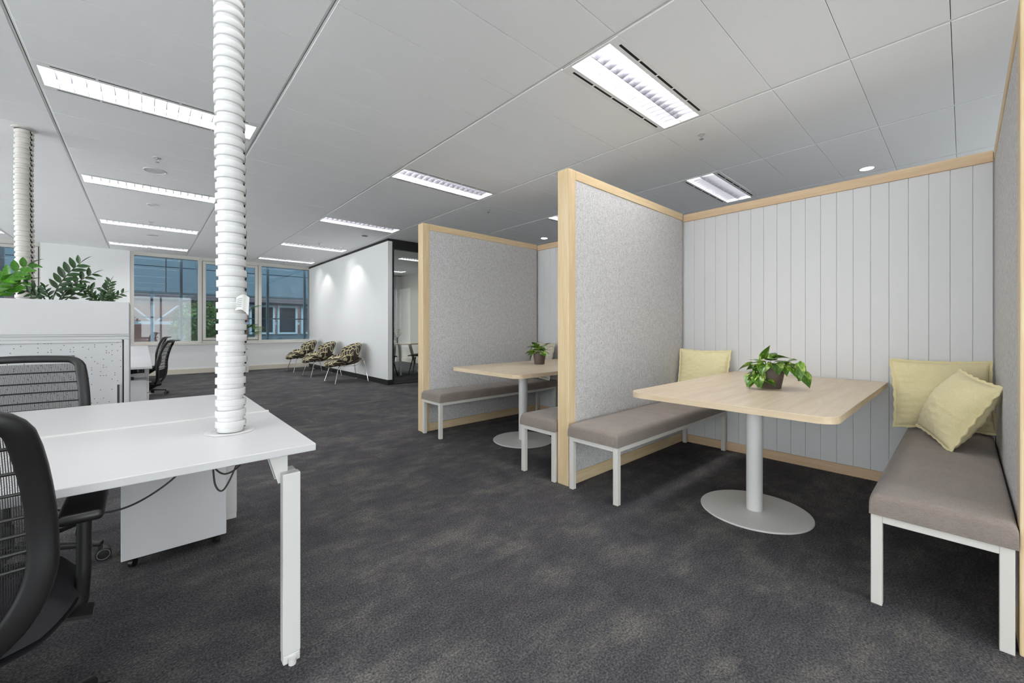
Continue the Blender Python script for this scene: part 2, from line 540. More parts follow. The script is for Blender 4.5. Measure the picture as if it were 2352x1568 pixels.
wf.box(-1.585, -0.245, YF - 0.05, YF + 0.2, 0, CEIL + 0.02)   # pier
wf.box(XL, -3.9, YF, YF + 0.2, 0, CEIL + 0.02)
wf.box(XL, XR, YF + 0.0, YF + 0.2, CEIL - 0.02, CEIL + 0.12)
wf.box(3.55, 5.2, YF, YF + 0.2, 0, 0.70)
wf.box(6.26, XR, YF, YF + 0.2, 0, CEIL + 0.02)
struct('wall_far', wf, WHITE)
bb = struct('baseboard_far', MB().box(-0.245, 3.545, YF - 0.035, YF - 0.001, 0, 0.12).box(XL, -1.6, YF - 0.035, YF - 0.001, 0, 0.12).box(-1.59, -0.24, YF - 0.085, YF - 0.051, 0, 0.12), BEIGE, bevel=0.004)

# window_1: three bays beside the white wall
def window(name, x0, x1, bays, z0=0.80, z1=2.80):
    w = struct(name, None, None)
    part('window_frame', MB().box(x0, x0 + 0.07, YF - 0.03, YF + 0.12, 0.71, CEIL).box(x1 - 0.02, x1, YF - 0.03, YF + 0.12, 0.71, CEIL)
         .box(x0 + 0.07, x1 - 0.02, YF - 0.03, YF + 0.12, z1 - 0.005, CEIL).box(x0 + 0.07, x1 - 0.02, YF - 0.03, YF + 0.12, 0.745, z0), FRAME, w, bevel=0.004)
    part('window_sill', box(x0, x1, YF - 0.075, YF - 0.031, 0.705, 0.742), FRAME, w, bevel=0.006)
    for k, (a, b, sash) in enumerate(bays):
        if k < len(bays) - 1:
            part('mullion', box(b, bays[k + 1][0], YF - 0.04, YF + 0.12, z0 - 0.05, z1 + 0.05), FRAME, w, bevel=0.004)
        if sash:
            part('sash_gasket', MB().box(a, a + 0.012, YF - 0.02, YF + 0.06, z0, z1).box(b - 0.012, b, YF - 0.02, YF + 0.06, z0, z1).box(a, b, YF - 0.02, YF + 0.06, z1 - 0.012, z1).box(a, b, YF - 0.02, YF + 0.06, z0, z0 + 0.012), GASKET, w)
            part('sash_frame', MB().box(a + 0.012, a + 0.075, YF - 0.045, YF + 0.05, z0 + 0.012, z1 - 0.012).box(b - 0.075, b - 0.012, YF - 0.045, YF + 0.05, z0 + 0.012, z1 - 0.012)
                 .box(a + 0.075, b - 0.075, YF - 0.045, YF + 0.05, z1 - 0.075, z1 - 0.012).box(a + 0.075, b - 0.075, YF - 0.045, YF + 0.05, z0 + 0.012, z0 + 0.075), FRAME, w, bevel=0.005)
            part('pane', box(a + 0.07, b - 0.07, YF + 0.0, YF + 0.006, z0 + 0.07, z1 - 0.07), GLASS_TINT, w)
        else:
            part('pane', box(a - 0.01, b + 0.01, YF + 0.03, YF + 0.036, z0 - 0.01, z1 + 0.01), GLASS_TINT, w)
    return w
window('window_1', -0.245, 3.57, [(-0.175, 0.99, False), (1.07, 2.28, True), (2.355, 3.55, False)])
window('window_2', -3.9, -1.585, [(-3.83, -2.75, False), (-2.70, -1.605, True)])
window('window_3', 5.2, 6.26, [(5.27, 6.24, False)])

# meeting room: white wall with black trims, glazed front
mw = struct('wall_meeting', box(3.55, 3.64, 7.57, YF, 0.1, 2.832), WHITE)
struct('trim_1', MB().box(3.545, 3.645, 7.565, YF, 2.832, CEIL), BLACKTRIM)
struct('baseboard_meeting', MB().box(3.54, 3.645, 7.56, YF - 0.04, 0, 0.1), BLACKTRIM, bevel=0.003)
gf = struct('wall_glazed', None, None)
part('head_frame', box(3.646, 8.19, 7.56, 7.64, 2.685, CEIL), BLACKTRIM, gf)
part('floor_track', box(3.646, 8.19, 7.56, 7.62, 0, 0.022), BLACKTRIM, gf)
for x in (3.646, 5.1, 6.45):
    part('post', box(x, x + 0.03, 7.565, 7.615, 0.022, 2.685), BLACKTRIM, gf)
for a, b in ((3.676, 5.1), (5.13, 6.45), (6.48, 8.19)):
    part('pane', box(a, b, 7.585, 7.597, 0.022, 2.685), GLASS, gf)
struct('wall_meeting_right', box(6.45, 6.55, 7.65, YF, 0, CEIL), WARMWHITE)
struct('baseboard_meeting_right', box(6.43, 6.449, 7.65, YF - 0.05, 0, 0.12), BEIGE)

# ------------------------------------------------------------------ booth back wall with boards
XW = 3.98
bw = struct('wall_booth', box(XW + 0.018, XW + 0.10, -0.25, 4.01, 0, 2.235), BOARD)
bme = MB().box(0, 0.016, -0.0496, 0.0496, 0.075, 2.17).mesh('board', BOARD, bevel=0.0022, seg=1)
def boards(ya, yb, y_first):
    y = y_first
    while y + 0.05 < yb + 0.049:
        lo, hi = max(y - 0.05, ya), min(y + 0.05, yb)
        if hi - lo > 0.02:
            o = link('board', bme, bw, (XW, (lo + hi) / 2, 0))
            o.scale = (1, (hi - lo) / 0.1, 1)
        y += 0.1
boards(-0.125, 1.862, -0.09)
boards(1.972, 3.885, 2.01)
for a, b in ((-0.125, 1.862), (1.972, 3.885)):
    part('top_rail', box(XW - 0.012, XW + 0.10, a, b, 2.17, 2.24), PINE_Y, bw, bevel=0.003)
    part('skirting', box(XW - 0.01, XW + 0.017, a, b, 0, 0.075), PINE_Y, bw, bevel=0.003)

def partition(y0, y1, label):
    p = thing('booth_partition', label, 'partition', (2.22, (y0 + y1) / 2, 0), group='felt partitions of the meeting booths')
    t = (y1 - y0) / 2; L = XW - 0.015 - 2.22
    part('post', box(0, 0.08, -t, t, 0, 2.25), PINE_V, p, bevel=0.004)
    part('top_rail', box(0.081, L, -t, t, 2.183, 2.25), PINE_X, p, bevel=0.004)
    part('bottom_rail', box(0.081, L, -t, t, 0, 0.085), PINE_X, p, bevel=0.004)
    part('end_stud', box(L - 0.04, L, -t + 0.012, t - 0.012, 0.086, 2.182), PINE_V, p)
    for s in (-1, 1):
        a, b = sorted((s * (t - 0.004), s * (t - 0.02)))
        part('felt_panel', box(0.081, L - 0.001, a, b, 0.086, 2.182), FELT, p, bevel=0.002)
    return p
partition(-0.235, -0.128, 'grey felt partition with pale timber frame at the right edge, behind the yellow cushions')
partition(1.866, 1.968, 'tall grey felt partition with pale timber post between the two booths')
partition(3.887, 3.992, 'grey felt partition with pale timber frame at the far end of the booths')

# ------------------------------------------------------------------ benches
def bench(y0, y1, label):
    x0, x1 = 2.205, 3.955
    b = thing('booth_bench', label, 'bench', (x0, (y0 + y1) / 2, 0), group='upholstered booth benches')
    L = x1 - x0; w = (y1 - y0) / 2; q = 0.035
    for x in (0, L - q):
        for y in (-w, w - q):
            part('leg', box(x, x + q, y, y + q, 0, 0.365), METALWARM, b, bevel=0.002)
    for y in (-w, w - q):
        part('side_rail', box(q, L - q, y, y + q, 0.335, 0.365), METALWARM, b, bevel=0.002)
    for x in (0, L - q):
        part('end_rail', box(x, x + q, -w + q, w - q, 0.335, 0.365), METALWARM, b, bevel=0.002)
    m = MB()
    nx, ny = 60, 16
    e = 0.012
    X0, X1, Y0, Y1, Z0, Z1 = -e, L + 0.002, -w - 0.008, w + 0.004, 0.366, 0.452
    r = 0.028
    def top(u, v):
        # rounded pad with gentle crown and sat-in wrinkles
        x = X0 + (X1 - X0) * u; y = Y0 + (Y1 - Y0) * v
        dx = min(x - X0, X1 - x); dy = min(y - Y0, Y1 - y)
        z = Z1
        for d in (dx, dy):
            if d < r: z -= r - math.sqrt(max(r * r - (r - d) ** 2, 0))
        crown = 0.008 * (1 - (2 * v - 1) ** 2) * min(1, dx / 0.15)
        wr = 0.004 * noise.noise(Vector((x * 14 + y0 * 7, y * 3.0, 1.3))) * min(1, dy / 0.06) * min(1, dx / 0.1)
        return (x, y, z + crown + wr)
    def warp(t, L_):  # denser sampling at the ends
        return t
    us = sorted(set([k / 10 * r / (X1 - X0) for k in range(11)] + [1 - k / 10 * r / (X1 - X0) for k in range(11)] + [k / nx for k in range(1, nx)]))
    vs2 = sorted(set([k / 8 * r / (Y1 - Y0) for k in range(9)] + [1 - k / 8 * r / (Y1 - Y0) for k in range(9)] + [k / ny for k in range(2, ny - 1)]))
    vv = []; ff = []
    for v in vs2:
        for u in us: vv.append(top(u, v))
    nu = len(us)
    for j in range(len(vs2) - 1):
        for i in range(nu - 1):
            ff.append((j * nu + i, j * nu + i + 1, (j + 1) * nu + i + 1, (j + 1) * nu + i))
    ring = [i for i in range(nu)] + [j * nu + nu - 1 for j in range(1, len(vs2))] + [(len(vs2) - 1) * nu + i for i in range(nu - 2, -1, -1)] + [j * nu for j in range(len(vs2) - 2, 0, -1)]
    o = len(vv)
    for k in ring:
        x, y, z = vv[k]
        vv.append((x, y, Z0))
    nr = len(ring)
    for k in range(nr):
        ff.append((ring[k], o + k, o + (k + 1) % nr, ring[(k + 1) % nr]))
    ff.append(tuple(o + k for k in range(nr)))
    m.add(vv, ff)
    part('seat_cushion', m, SEATFAB, b, smooth=True, angle=50)
    return b
bench(1.455, 1.848, 'taupe bench with white metal frame in the near booth, against the tall partition')
bench(-0.118, 0.255, 'grey taupe bench in the right foreground with two yellow cushions on it')
bench(3.525, 3.872, 'taupe bench in the far booth along its far felt partition')
bench(1.982, 2.335, 'taupe bench in the far booth partly hidden behind the tall partition post')

# ------------------------------------------------------------------ booth tables
def booth_table(x0, x1, y0, y1, px, py, label):
    t = thing('booth_table', label, 'table', (px, py, 0), group='pedestal tables in the booths')
    poly = arc_poly(x0 - px, x1 - px, y0 - py, y1 - py, 0.085)
    part('table_top', MB().prism(poly, 0.7285, 0.7305), OAK, t)
    part('table_edge', MB().prism(poly, 0.698, 0.7284), OAKEDGE, t, smooth=True, angle=50)
    part('top_plate', box(-0.16, 0.16, -0.16, 0.16, 0.69, 0.6979), METALW, t)
    part('pedestal', MB().lathe([(0.044, 0.009), (0.044, 0.69)], 32), METALW, t, smooth=True)
    part('base_disc', MB().lathe([(0.298, 0.0), (0.30, 0.002), (0.30, 0.006), (0.296, 0.009)], 72), METALW, t, smooth=True, angle=30)
    return t
booth_table(2.205, 3.966, 0.365, 1.385, 2.785, 0.862, 'pale oak rectangular table on round white pedestal in the near booth')
booth_table(2.27, 3.966, 2.448, 3.445, 2.82, 2.96, 'pale oak table on white pedestal in the far booth')

# ------------------------------------------------------------------ cushions
def cushion(name, label, mat, loc, eul, sx=0.47, sz=0.46, th=0.13, seed=1, group=None, flange=0.014):
    """pillow standing in local XZ, thickness along local y, base at origin"""
    t = thing(name, label, 'cushion', loc, 0, group)
    t.rotation_euler = eul
    n = 40; m = MB()
    def outline(a, b):
        # pinched sides, pointed corners
        x = a * sx / 2 * (1 - 0.055 * (1 - b * b) * abs(a) ** 3)
        z = b * sz / 2 * (1 - 0.055 * (1 - a * a) * abs(b) ** 3)
        return x, z
    def side(s_):
        def fn(u, v):
            a, b = 2 * u - 1, 2 * v - 1
            x, z = outline(a, b)
            h = (max(0, 1 - a * a) * max(0, 1 - b * b)) ** 0.5
            rr = noise.noise(Vector((x * 9 + seed * 3.1, s_ * 2.0, z * 9))) * 0.5 + noise.noise(Vector((x * 22 + seed, s_, z * 44 + seed))) * 0.22
            edge = max(abs(a), abs(b))
            ripple = 0.006 * math.sin((a if abs(b) > abs(a) else b) * 34 + seed) * max(0, edge - 0.62) / 0.38 * (1 - edge ** 8)
            y = s_ * (th / 2 * 1.12 * h * (1 + 0.30 * rr) + ripple * (1 if h > 0.02 else 0))
            return (x, y, z + sz / 2)
        return fn
    m.grid(side(-1), n, n); m.grid(side(1), n, n, True)
    me = m.mesh('cushion_cover', mat, smooth=True, angle=85)
    link('cushion_cover', me, t)
    f = MB(); pts = []
    K = 24
    per = [(-1 + 2 * k / K, -1) for k in range(K)] + [(1, -1 + 2 * k / K) for k in range(K)] + [(1 - 2 * k / K, 1) for k in range(K)] + [(-1, 1 - 2 * k / K) for k in range(K)]
    vv = []; ff = []
    for i, (a, b) in enumerate(per):
        x, z = outline(a, b)
        nx_, nz_ = (a if abs(a) >= 0.999 else 0), (b if abs(b) >= 0.999 else 0)
        wv = 0.003 * math.sin(i * 1.7 + seed)
        for yy in (-0.0022, 0.0022):
            vv.append((x, yy + wv * 0.3, z + sz / 2))
            vv.append((x + nx_ * (flange + wv), yy + wv, z + sz / 2 + nz_ * (flange + wv)))
    N = len(per)
    for i in range(N):
        j = (i + 1) % N
        q, p = 4 * i, 4 * j
        ff += [(q, p, p + 1, q + 1), (q + 2, q + 3, p + 3, p + 2), (q + 1, p + 1, p + 3, q + 3)]
    f.add(vv, ff)
    part('seam_flange', f, mat, t, smooth=True)
    return t
D = math.radians
cushion('cushion', 'pale yellow linen cushion in the left corner of the near booth behind the table', LINEN, (3.80, 1.622, 0.476), (D(-12), 0, D(-88)), 0.44, 0.44, 0.12, 1, 'yellow cushions in the near booth')
cushion('cushion', 'yellow linen cushion upright against the white boards on the right bench', LINEN, (3.775, 0.085, 0.478), (D(-11), 0, D(-72)), 0.46, 0.43, 0.13, 2, 'yellow cushions in the near booth')
cushion('cushion', 'yellow linen cushion tilted in front of another cushion on the right bench', LINEN, (3.41, 0.12, 0.488), (D(-26), D(7), D(-160)), 0.43, 0.39, 0.17, 5, 'yellow cushions in the near booth')
cushion('cushion', 'stone grey linen cushion in the corner of the far booth behind its table', LINENG, (3.76, 3.665, 0.478), (D(-12), 0, D(-94)), 0.40, 0.45, 0.13, 3)

# ------------------------------------------------------------------ plants in pots
def leaf_mesh(name, mat, heart=True, L=1.0, Wd=0.8, fold=0.18, droop=0.25):
    m = MB(); n, k = 10, 3
    prof = []
    for i in range(n + 1):
        t = i / n
        if heart: w = math.sin(math.pi * min(1, (t * 0.93 + 0.07)) ** 0.62) ** 0.9 * (1 - 0.25 * t)
        else: w = math.sin(math.pi * (t * 0.96 + 0.02) ** 0.85) ** 0.8
        prof.append(max(w, 0.01))
    def fn(u, v):
        s_ = 2 * u - 1
        x = s_ * prof[round(v * n)] * Wd / 2
        y = v * L
        if heart: y -= 0.13 * abs(s_) ** 1.5 * max(0, 1 - 3 * v)
        z = fold * abs(s_) * prof[round(v * n)] * Wd * 0.6 - droop * v * v * L
        return (x, y, z)
    m.grid(fn, 2 * k, n)
    me = m.mesh(name, mat, smooth=True, angle=180)
    return me
HEART = leaf_mesh('leaf', POTHOS, Wd=0.95)
ZZ = leaf_mesh('leaf', ZZLEAF, False, 1.0, 0.42, 0.2, 0.10)
ZZB = leaf_mesh('leaf', ZZBRIGHT, False, 1.0, 0.5, 0.25, 0.12)

def aim(direction, roll=0.0):
    d = Vector(direction).normalized()
    q = d.to_track_quat('Y', 'Z')
    return (q.to_matrix() @ Matrix.Rotation(roll, 3, 'Y')).to_euler()

def aim_face(direction, normal):
    y = Vector(direction).normalized(); n = Vector(normal)
    x = y.cross(n).normalized(); z = x.cross(y)
    return Matrix((x, y, z)).transposed().to_euler()

def potted(label, loc, rt, rb, h, seed, leaves, vines, group):
    t = thing('potted_pothos', label, 'plant', loc, 0, group)
    part('pot', MB().lathe([(rb * 0.96, 0), (rb, 0.004), (rb + (rt - rb) * 0.55, h * 0.5), (rt, h - 0.004), (rt - 0.002, h), (rt - 0.008, h), (rt - 0.012, h - 0.03)], 40, cap1=False), POT, t, smooth=True)
    part('soil', MB().lathe([(0.001, h - 0.022), (rt - 0.010, h - 0.028)], 24, cap0=False, cap1=False), SOIL, t, smooth=True)
    for pts, w in vines:
        part('vine', MB().sweep(pts, w, n=6), STEM, t, smooth=True)
    for p, d, L, roll in leaves:
        link('leaf', HEART, t, p, aim(d, roll), (L * 1.15,) * 3)
    return t
# near pot: camera lies towards (-0.96,-0.27); right in the picture is (0.27,-0.96) locally
VR = Vector((0.27, -0.96, 0)); VT = Vector((-0.96, -0.27, 0)); UP = Vector((0, 0, 1))
def L3(r, z, t=0.0): return tuple(VR * r + UP * z + VT * t)
lv = []
def lf(r, z, t, dr, dz, dt, L, roll=0.0): lv.append((L3(r, z, t), tuple(VR * dr + UP * dz + VT * dt), L, roll))
# crown
lf(-0.035, 0.190, 0.00, 0.15, 1.0, 0.2, 0.085, 0.3)
lf(-0.045, 0.165, 0.05, -0.9, 0.15, 0.55, 0.075, 0.2)
lf(-0.030, 0.160, 0.07, -0.25, -0.55, 0.9, 0.085, 0.0)
lf(0.020, 0.165, 0.07, 0.25, -0.45, 0.9, 0.090, 0.0)
lf(0.015, 0.195, 0.01, 0.9, 0.25, 0.3, 0.085, -0.3)
lf(0.055, 0.170, 0.03, 0.9, -0.1, 0.5, 0.075, 0.1)
lf(-0.005, 0.185, -0.04, 0.3, 0.6, -0.7, 0.080, 0.0)
lf(0.000, 0.180, 0.03, 0.1, 0.35, 0.9, 0.075, 0.0)
lf(0.050, 0.165, -0.05, 0.7, 0.2, -0.7, 0.075, 0.0)
lf(-0.060, 0.165, -0.03, -0.7, 0.3, -0.6, 0.075, 0.0)
lf(-0.055, 0.150, 0.06, -0.6, -0.5, 0.7, 0.07, 0.0)
lf(0.065, 0.155, 0.05, 0.4, -0.8, 0.6, 0.065, 0.0)
# right trailing vine
lf(0.085, 0.170, 0.02, 0.55, 0.45, 0.6, 0.065, 0.4)
lf(0.130, 0.165, 0.03, 0.25, -0.85, 0.5, 0.095, 0.3)
lf(0.150, 0.150, 0.02, 0.1, -0.9, 0.35, 0.080, -0.4)
lf(0.165, 0.105, 0.03, 0.55, -0.85, 0.3, 0.080, 0.5)
# left trailing vine
lf(-0.110, 0.150, 0.05, -0.95, -0.25, 0.3, 0.075, 0.5)
lf(-0.075, 0.140, 0.05, -0.8, -0.1, 0.5, 0.06, -0.3)
lf(-0.085, 0.110, 0.07, -0.7, -0.5, 0.7, 0.075, 0.3)
lf(-0.070, 0.105, 0.09, 0.3, -0.8, 0.6, 0.08, 0.0)
lf(-0.095, 0.085, 0.09, -0.4, -0.55, 0.8, 0.085, 0.0)
lf(-0.075, 0.080, 0.11, 0.25, -0.55, 0.8, 0.075, 0.2)
lf(-0.095, 0.078, 0.09, -0.3, -0.7, 0.5, 0.070, -0.2)
lf(-0.070, 0.062, 0.11, 0.1, -0.45, 0.8, 0.06, 0.0)
lf(-0.020, 0.060, 0.10, 0.7, -0.3, 0.5, 0.055, 0.3)
vines = [([L3(0.03, 0.13), L3(0.07, 0.165, 0.02), L3(0.12, 0.16, 0.02), L3(0.15, 0.145, 0.02), L3(0.165, 0.105, 0.03)], 0.004),
         ([L3(0.06, 0.14, 0.02), L3(0.13, 0.125, 0.0), L3(0.18, 0.105, 0.0), L3(0.182, 0.098, 0.01)], 0.003),
         ([L3(-0.03, 0.13, 0.03), L3(-0.07, 0.145, 0.05), L3(-0.095, 0.11, 0.06), L3(-0.11, 0.15, 0.05)], 0.003),
         ([L3(-0.02, 0.14, 0.06), L3(-0.045, 0.135, 0.085), L3(-0.05, 0.06, 0.10), L3(-0.045, 0.015, 0.10), L3(-0.02, 0.045, 0.10)], 0.0035),
         ([L3(-0.045, 0.10, 0.09), L3(-0.07, 0.09, 0.10), L3(-0.08, 0.05, 0.10)], 0.003)]
for r, t_ in ((-0.035, 0.0), (-0.03, 0.05), (0.02, 0.05), (0.0, -0.03), (0.05, 0.02), (-0.05, 0.03)):
    vines.append(([L3(r * 0.4, 0.12, t_ * 0.3), L3(r, 0.175, t_)], 0.003))
potted('trailing variegated pothos in a taupe pot on the near booth table', (3.02, 0.84, 0.7306), 0.082, 0.058, 0.147, 1, lv, vines, 'pothos plants on the booth tables')
lv2 = []; v2 = []
rr = random.Random(12)
for k in range(26):
    a = rr.uniform(0, 6.28); el = rr.uniform(-0.35, 0.9)
    r0 = rr.uniform(0.03, 0.075); z0 = 0.135 + rr.uniform(0, 0.075)
    if el < 0: z0 = 0.115 + rr.uniform(0, 0.03); r0 = 0.07
    p = (r0 * math.cos(a), r0 * math.sin(a), z0)
    lv2.append((p, (math.cos(a), math.sin(a), el), rr.uniform(0.055, 0.08), rr.uniform(-0.4, 0.4)))
    v2.append(([(0.2 * p[0], 0.2 * p[1], 0.09), (0.7 * p[0], 0.7 * p[1], z0 * 0.9), p], 0.003))
lv2.append(((-0.075, 0.035, 0.10), (-0.3, 0.35, -0.8), 0.06, 0)); v2.append(([(-0.04, 0.02, 0.11), (-0.07, 0.03, 0.125), (-0.075, 0.035, 0.10)], 0.003))
lv2.append(((0.06, -0.10, 0.19), (0.3, -0.95, 0.1), 0.045, 0)); v2.append(([(0.01, -0.02, 0.11), (0.05, -0.08, 0.17), (0.06, -0.10, 0.19)], 0.003))
potted('bushy bright green pothos in a taupe pot on the far booth table', (3.166, 3.067, 0.7306), 0.069, 0.054, 0.125, 2, lv2, v2, 'pothos plants on the booth tables')

# ------------------------------------------------------------------ recessed ceiling lights
def troffer_parts(t, L, fine=True):
    Wd = 0.443; ow = 0.30; h = L / 2
    fr = MB()
    z0, z1 = -0.001, 0.004
    y_in = ow / 2
    ysl0, ysl1 = 0.175, 0.195
    for s in (-1, 1):
        a, b = sorted((s * y_in, s * ysl0)); fr.box(-h, h, a, b, z0, z1)
        a, b = sorted((s * ysl1, s * Wd / 2)); fr.box(-h, h, a, b, z0, z1)
        a, b = sorted((s * (h - 0.02), s * h)); fr.box(a, b, -y_in, y_in, z0, z1)
        a, b = sorted((s * (h - 0.075), s * h))
        for q in (-1, 1):
            c, d = sorted((q * ysl0, q * ysl1)); fr.box(a, b, c, d, z0, z1)
    step = (L - 0.15) / 5
    for k in range(1, 5):
        x = -h + 0.075 + step * k
        for q in (-1, 1):
            c, d = sorted((q * ysl0, q * ysl1)); fr.box(x - 0.006, x + 0.006, c, d, z0, z1)
    # recess walls
    for s in (-1, 1):
        a, b = sorted((s * y_in, s * (y_in + 0.003))); fr.box(-h + 0.02, h - 0.02, a, b, z1, 0.105)
        a, b = sorted((s * (h - 0.02), s * (h - 0.017))); fr.box(a, b, -y_in, y_in, z1, 0.105)
    part('frame', fr, RUNNER, t)
    part('lamp', box(-h + 0.02, h - 0.02, -y_in, y_in, 0.098, 0.102), LAMPMAT, t)
    if fine:
        sl = box(-step / 2 + 0.007, step / 2 - 0.007, -0.010, 0.010, 0, 0.006).mesh('air_slot', DARKAIR)
        for k in range(5):
            for q in (-1, 1):
                link('air_slot', sl, t, (-h + 0.075 + step * (k + 0.5), q * 0.185, 0.002))
    else:
        m = MB()
        for q in (-1, 1): m.box(-h + 0.075, h - 0.075, q * 0.185 - 0.010, q * 0.185 + 0.010, 0.002, 0.006)
        part('air_slot', m, DARKAIR, t)
    part('louvre_spine', MB().add([(-h + 0.02, -0.002, 0.0), (h - 0.02, -0.002, 0), (h - 0.02, 0.002, 0), (-h + 0.02, 0.002, 0), (-h + 0.02, -0.009, 0.062), (h - 0.02, -0.009, 0.062), (h - 0.02, 0.009, 0.062), (-h + 0.02, 0.009, 0.062)],
         [(3, 2, 1, 0), (4, 5, 6, 7), (0, 1, 5, 4), (1, 2, 6, 5), (2, 3, 7, 6), (3, 0, 4, 7)]), ALU, t)
    nb = 16
    bl = MB()
    for s in (-1, 1):
        a, b = sorted((s * 0.004, s * (y_in - 0.001)))
        seg = 6; vv = []
        for k in range(seg + 1):
            y = a + (b - a) * k / seg
            drop = 0.016 * (1 - (2 * k / seg - 1) ** 2)
            for x, z in ((-0.0012, drop * 0.7), (0.0012, drop * 0.7), (0.008, 0.060), (-0.008, 0.060)): vv.append((x, y, z))
        ff = []
        for k in range(seg):
            for q in range(4):
                ff.append((k * 4 + q, k * 4 + (q + 1) % 4, k * 4 + 4 + (q + 1) % 4, k * 4 + 4 + q))
        bl.add(vv, ff)
    if fine:
        bm_ = bl.mesh('louvre_blade', ALU)
        for k in range(1, nb + 1):
            link('louvre_blade', bm_, t, (-h + 0.02 + (L - 0.04) * k / (nb + 1), 0, 0))
    else:
        al = MB()
        for k in range(1, nb + 1):
            dx = -h + 0.02 + (L - 0.04) * k / (nb + 1)
            al.add([(x + dx, y, z) for x, y, z in bl.v], bl.f)
        part('louvre_blade', al, ALU, t)
LAB = {(2.1, 1.395): 'large louvred ceiling light with black air slots above the near booth table',
       (-0.57, 4.08): 'long louvred ceiling light behind the white cable duct, upper left',
       (2.1, 4.08): 'louvred ceiling light in front of the far booth partition top',
       (2.1, 6.7): 'louvred ceiling light just left of the far booth, nearer the white wall corner',
       (2.1, 9.28): 'small looking louvred ceiling light above the patterned tub chairs',
       (2.1, 11.58): 'farthest louvred ceiling light by the windows, right of the duct',
       (-0.57, 6.7): 'second louvred ceiling light of the left row, left of the duct',
       (-0.57, 9.28): 'third louvred ceiling light along the left row, left of the duct',
       (-0.57, 11.58): 'farthest louvred ceiling light of the left row above the left window',
       (4.76, 1.843): 'louvred ceiling light beyond the white board wall of the near booth',
       (4.76, 4.08): 'louvred ceiling light mostly hidden by the tall partition post',
       (4.76, 9.28): 'louvred ceiling light inside the glazed meeting room, nearer one',
       (4.76, 11.58): 'louvred ceiling light at the back of the glazed meeting room',
       (-3.23, 9.28): 'louvred ceiling light cut off by the left edge of the picture'}
proto = {}
for (cx_, ry) in LIGHTCELLS:
    fine = (cx_, ry) in LAB
    lab = LAB.get((cx_, ry), 'louvred ceiling light overhead outside the picture')
    loc = (cx_ + 0.6665 + (0.002 if cx_ > 0 else 0), ry + 0.2215, CEIL)
    if fine not in proto:
        t = thing('ceiling_light', lab, 'ceiling light', loc, 0, 'louvred ceiling lights')
        troffer_parts(t, 1.303, fine); proto[fine] = t
    else:
        t = copy_tree(proto[fine]); t.location = loc; tag(t, lab, 'ceiling light', 'louvred ceiling lights')

# downlights
def downlight(x, y, label, lit, spot=None, r=0.05, lens=None, group='round downlights'):
    t = thing('downlight', label, 'downlight', (x, y, CEIL), 0, group)
    part('bezel', MB().lathe([(r - 0.006, 0.0), (r + 0.008, 0.0), (r + 0.009, -0.003), (r - 0.004, -0.004), (r - 0.006, 0.0)], 28, cap0=False, cap1=False), METALW if lit else BLACK, t, smooth=True)
    part('lamp', MB().lathe([(0.001, -0.002), (r - 0.004, -0.002), (r - 0.004, -0.0005), (0.001, -0.0005)], 24, cap0=False, cap1=False), (lens or SPOTMAT) if lit else BLACK, t)
    if spot:
        ld = bpy.data.lights.new('downlight_beam', 'SPOT'); ld.energy = spot; ld.spot_size = D(104); ld.spot_blend = 0.5; ld.shadow_soft_size = 0.02; ld.color = (1, 0.97, 0.94)
        link('beam', ld, t, (0, 0, -0.03))
downlight(5.918, 0.716, 'glowing round downlight over the right end of the white board wall', True, 25, 0.065)
downlight(5.819, 5.508, 'glowing round downlight seen over the far booth', True, 25, 0.065)
downlight(3.125, 7.66, 'dark unlit round downlight near the white wall corner', False)
downlight(3.18, 9.10, 'wall washing downlight above the nearer patterned tub chairs', True, 21, 0.035, WASHMAT)
downlight(3.18, 11.15, 'wall washing downlight above the farthest patterned tub chair', True, 21, 0.035, WASHMAT)

# sprinklers and speakers
def sprinkler(x, y, label):
    t = thing('sprinkler', label, 'sprinkler', (x, y, CEIL), 0, 'ceiling sprinklers')
    part('escutcheon', MB().lathe([(0.038, 0.0), (0.036, -0.004), (0.014, -0.008), (0.012, -0.008)], 24), METALW, t, smooth=True)
    part('frame_arms', MB().lathe([(0.009, -0.008), (0.008, -0.022)], 12).sweep([(-0.008, 0, -0.02), (-0.013, 0, -0.032), (-0.002, 0, -0.045)], 0.004, n=6).sweep([(0.008, 0, -0.02), (0.013, 0, -0.032), (0.002, 0, -0.045)], 0.004, n=6), SILVER, t, smooth=True)
    part('deflector', MB().lathe([(0.004, -0.045), (0.018, -0.046), (0.018, -0.048), (0.004, -0.049)], 16), SILVER, t, smooth=True)
for x, y, lb in ((3.753, 1.594, 'ceiling sprinkler between the two lights above the near booth'), (3.788, 4.73, 'ceiling sprinkler above the far booth partition'),
                 (0.098, 5.579, 'ceiling sprinkler left of the cable duct, between the first two left lights'), (0.083, 9.045, 'small ceiling sprinkler beside the third left ceiling light'),
                 (0.081, 11.907, 'ceiling sprinkler nearest the left window'), (2.687, 8.941, 'ceiling sprinkler above the patterned tub chairs'), (2.745, 12.10, 'ceiling sprinkler nearest the window by the white wall')):
    sprinkler(x, y, lb)
def speaker(x, y, label, r=0.10):
    t = thing('ceiling_speaker', label, 'speaker', (x, y, CEIL), 0, 'round ceiling speakers')
    part('rim', MB().lathe([(r - 0.012, -0.002), (r - 0.006, -0.007), (r, -0.004), (r + 0.003, 0)], 40, cap0=False, cap1=False), METALW, t, smooth=True)
    part('grille', MB().lathe([(0.001, -0.006), (r - 0.012, -0.002)], 40, cap0=False, cap1=False), SPKR, t, smooth=True)
speaker(0.088, 6.06, 'round white ceiling speaker left of the duct, nearer one')
speaker(0.094, 7.75, 'round white ceiling disc between the second and third left lights', 0.07)
speaker(0.113, 10.3, 'round white ceiling disc between the two farthest left lights', 0.09)

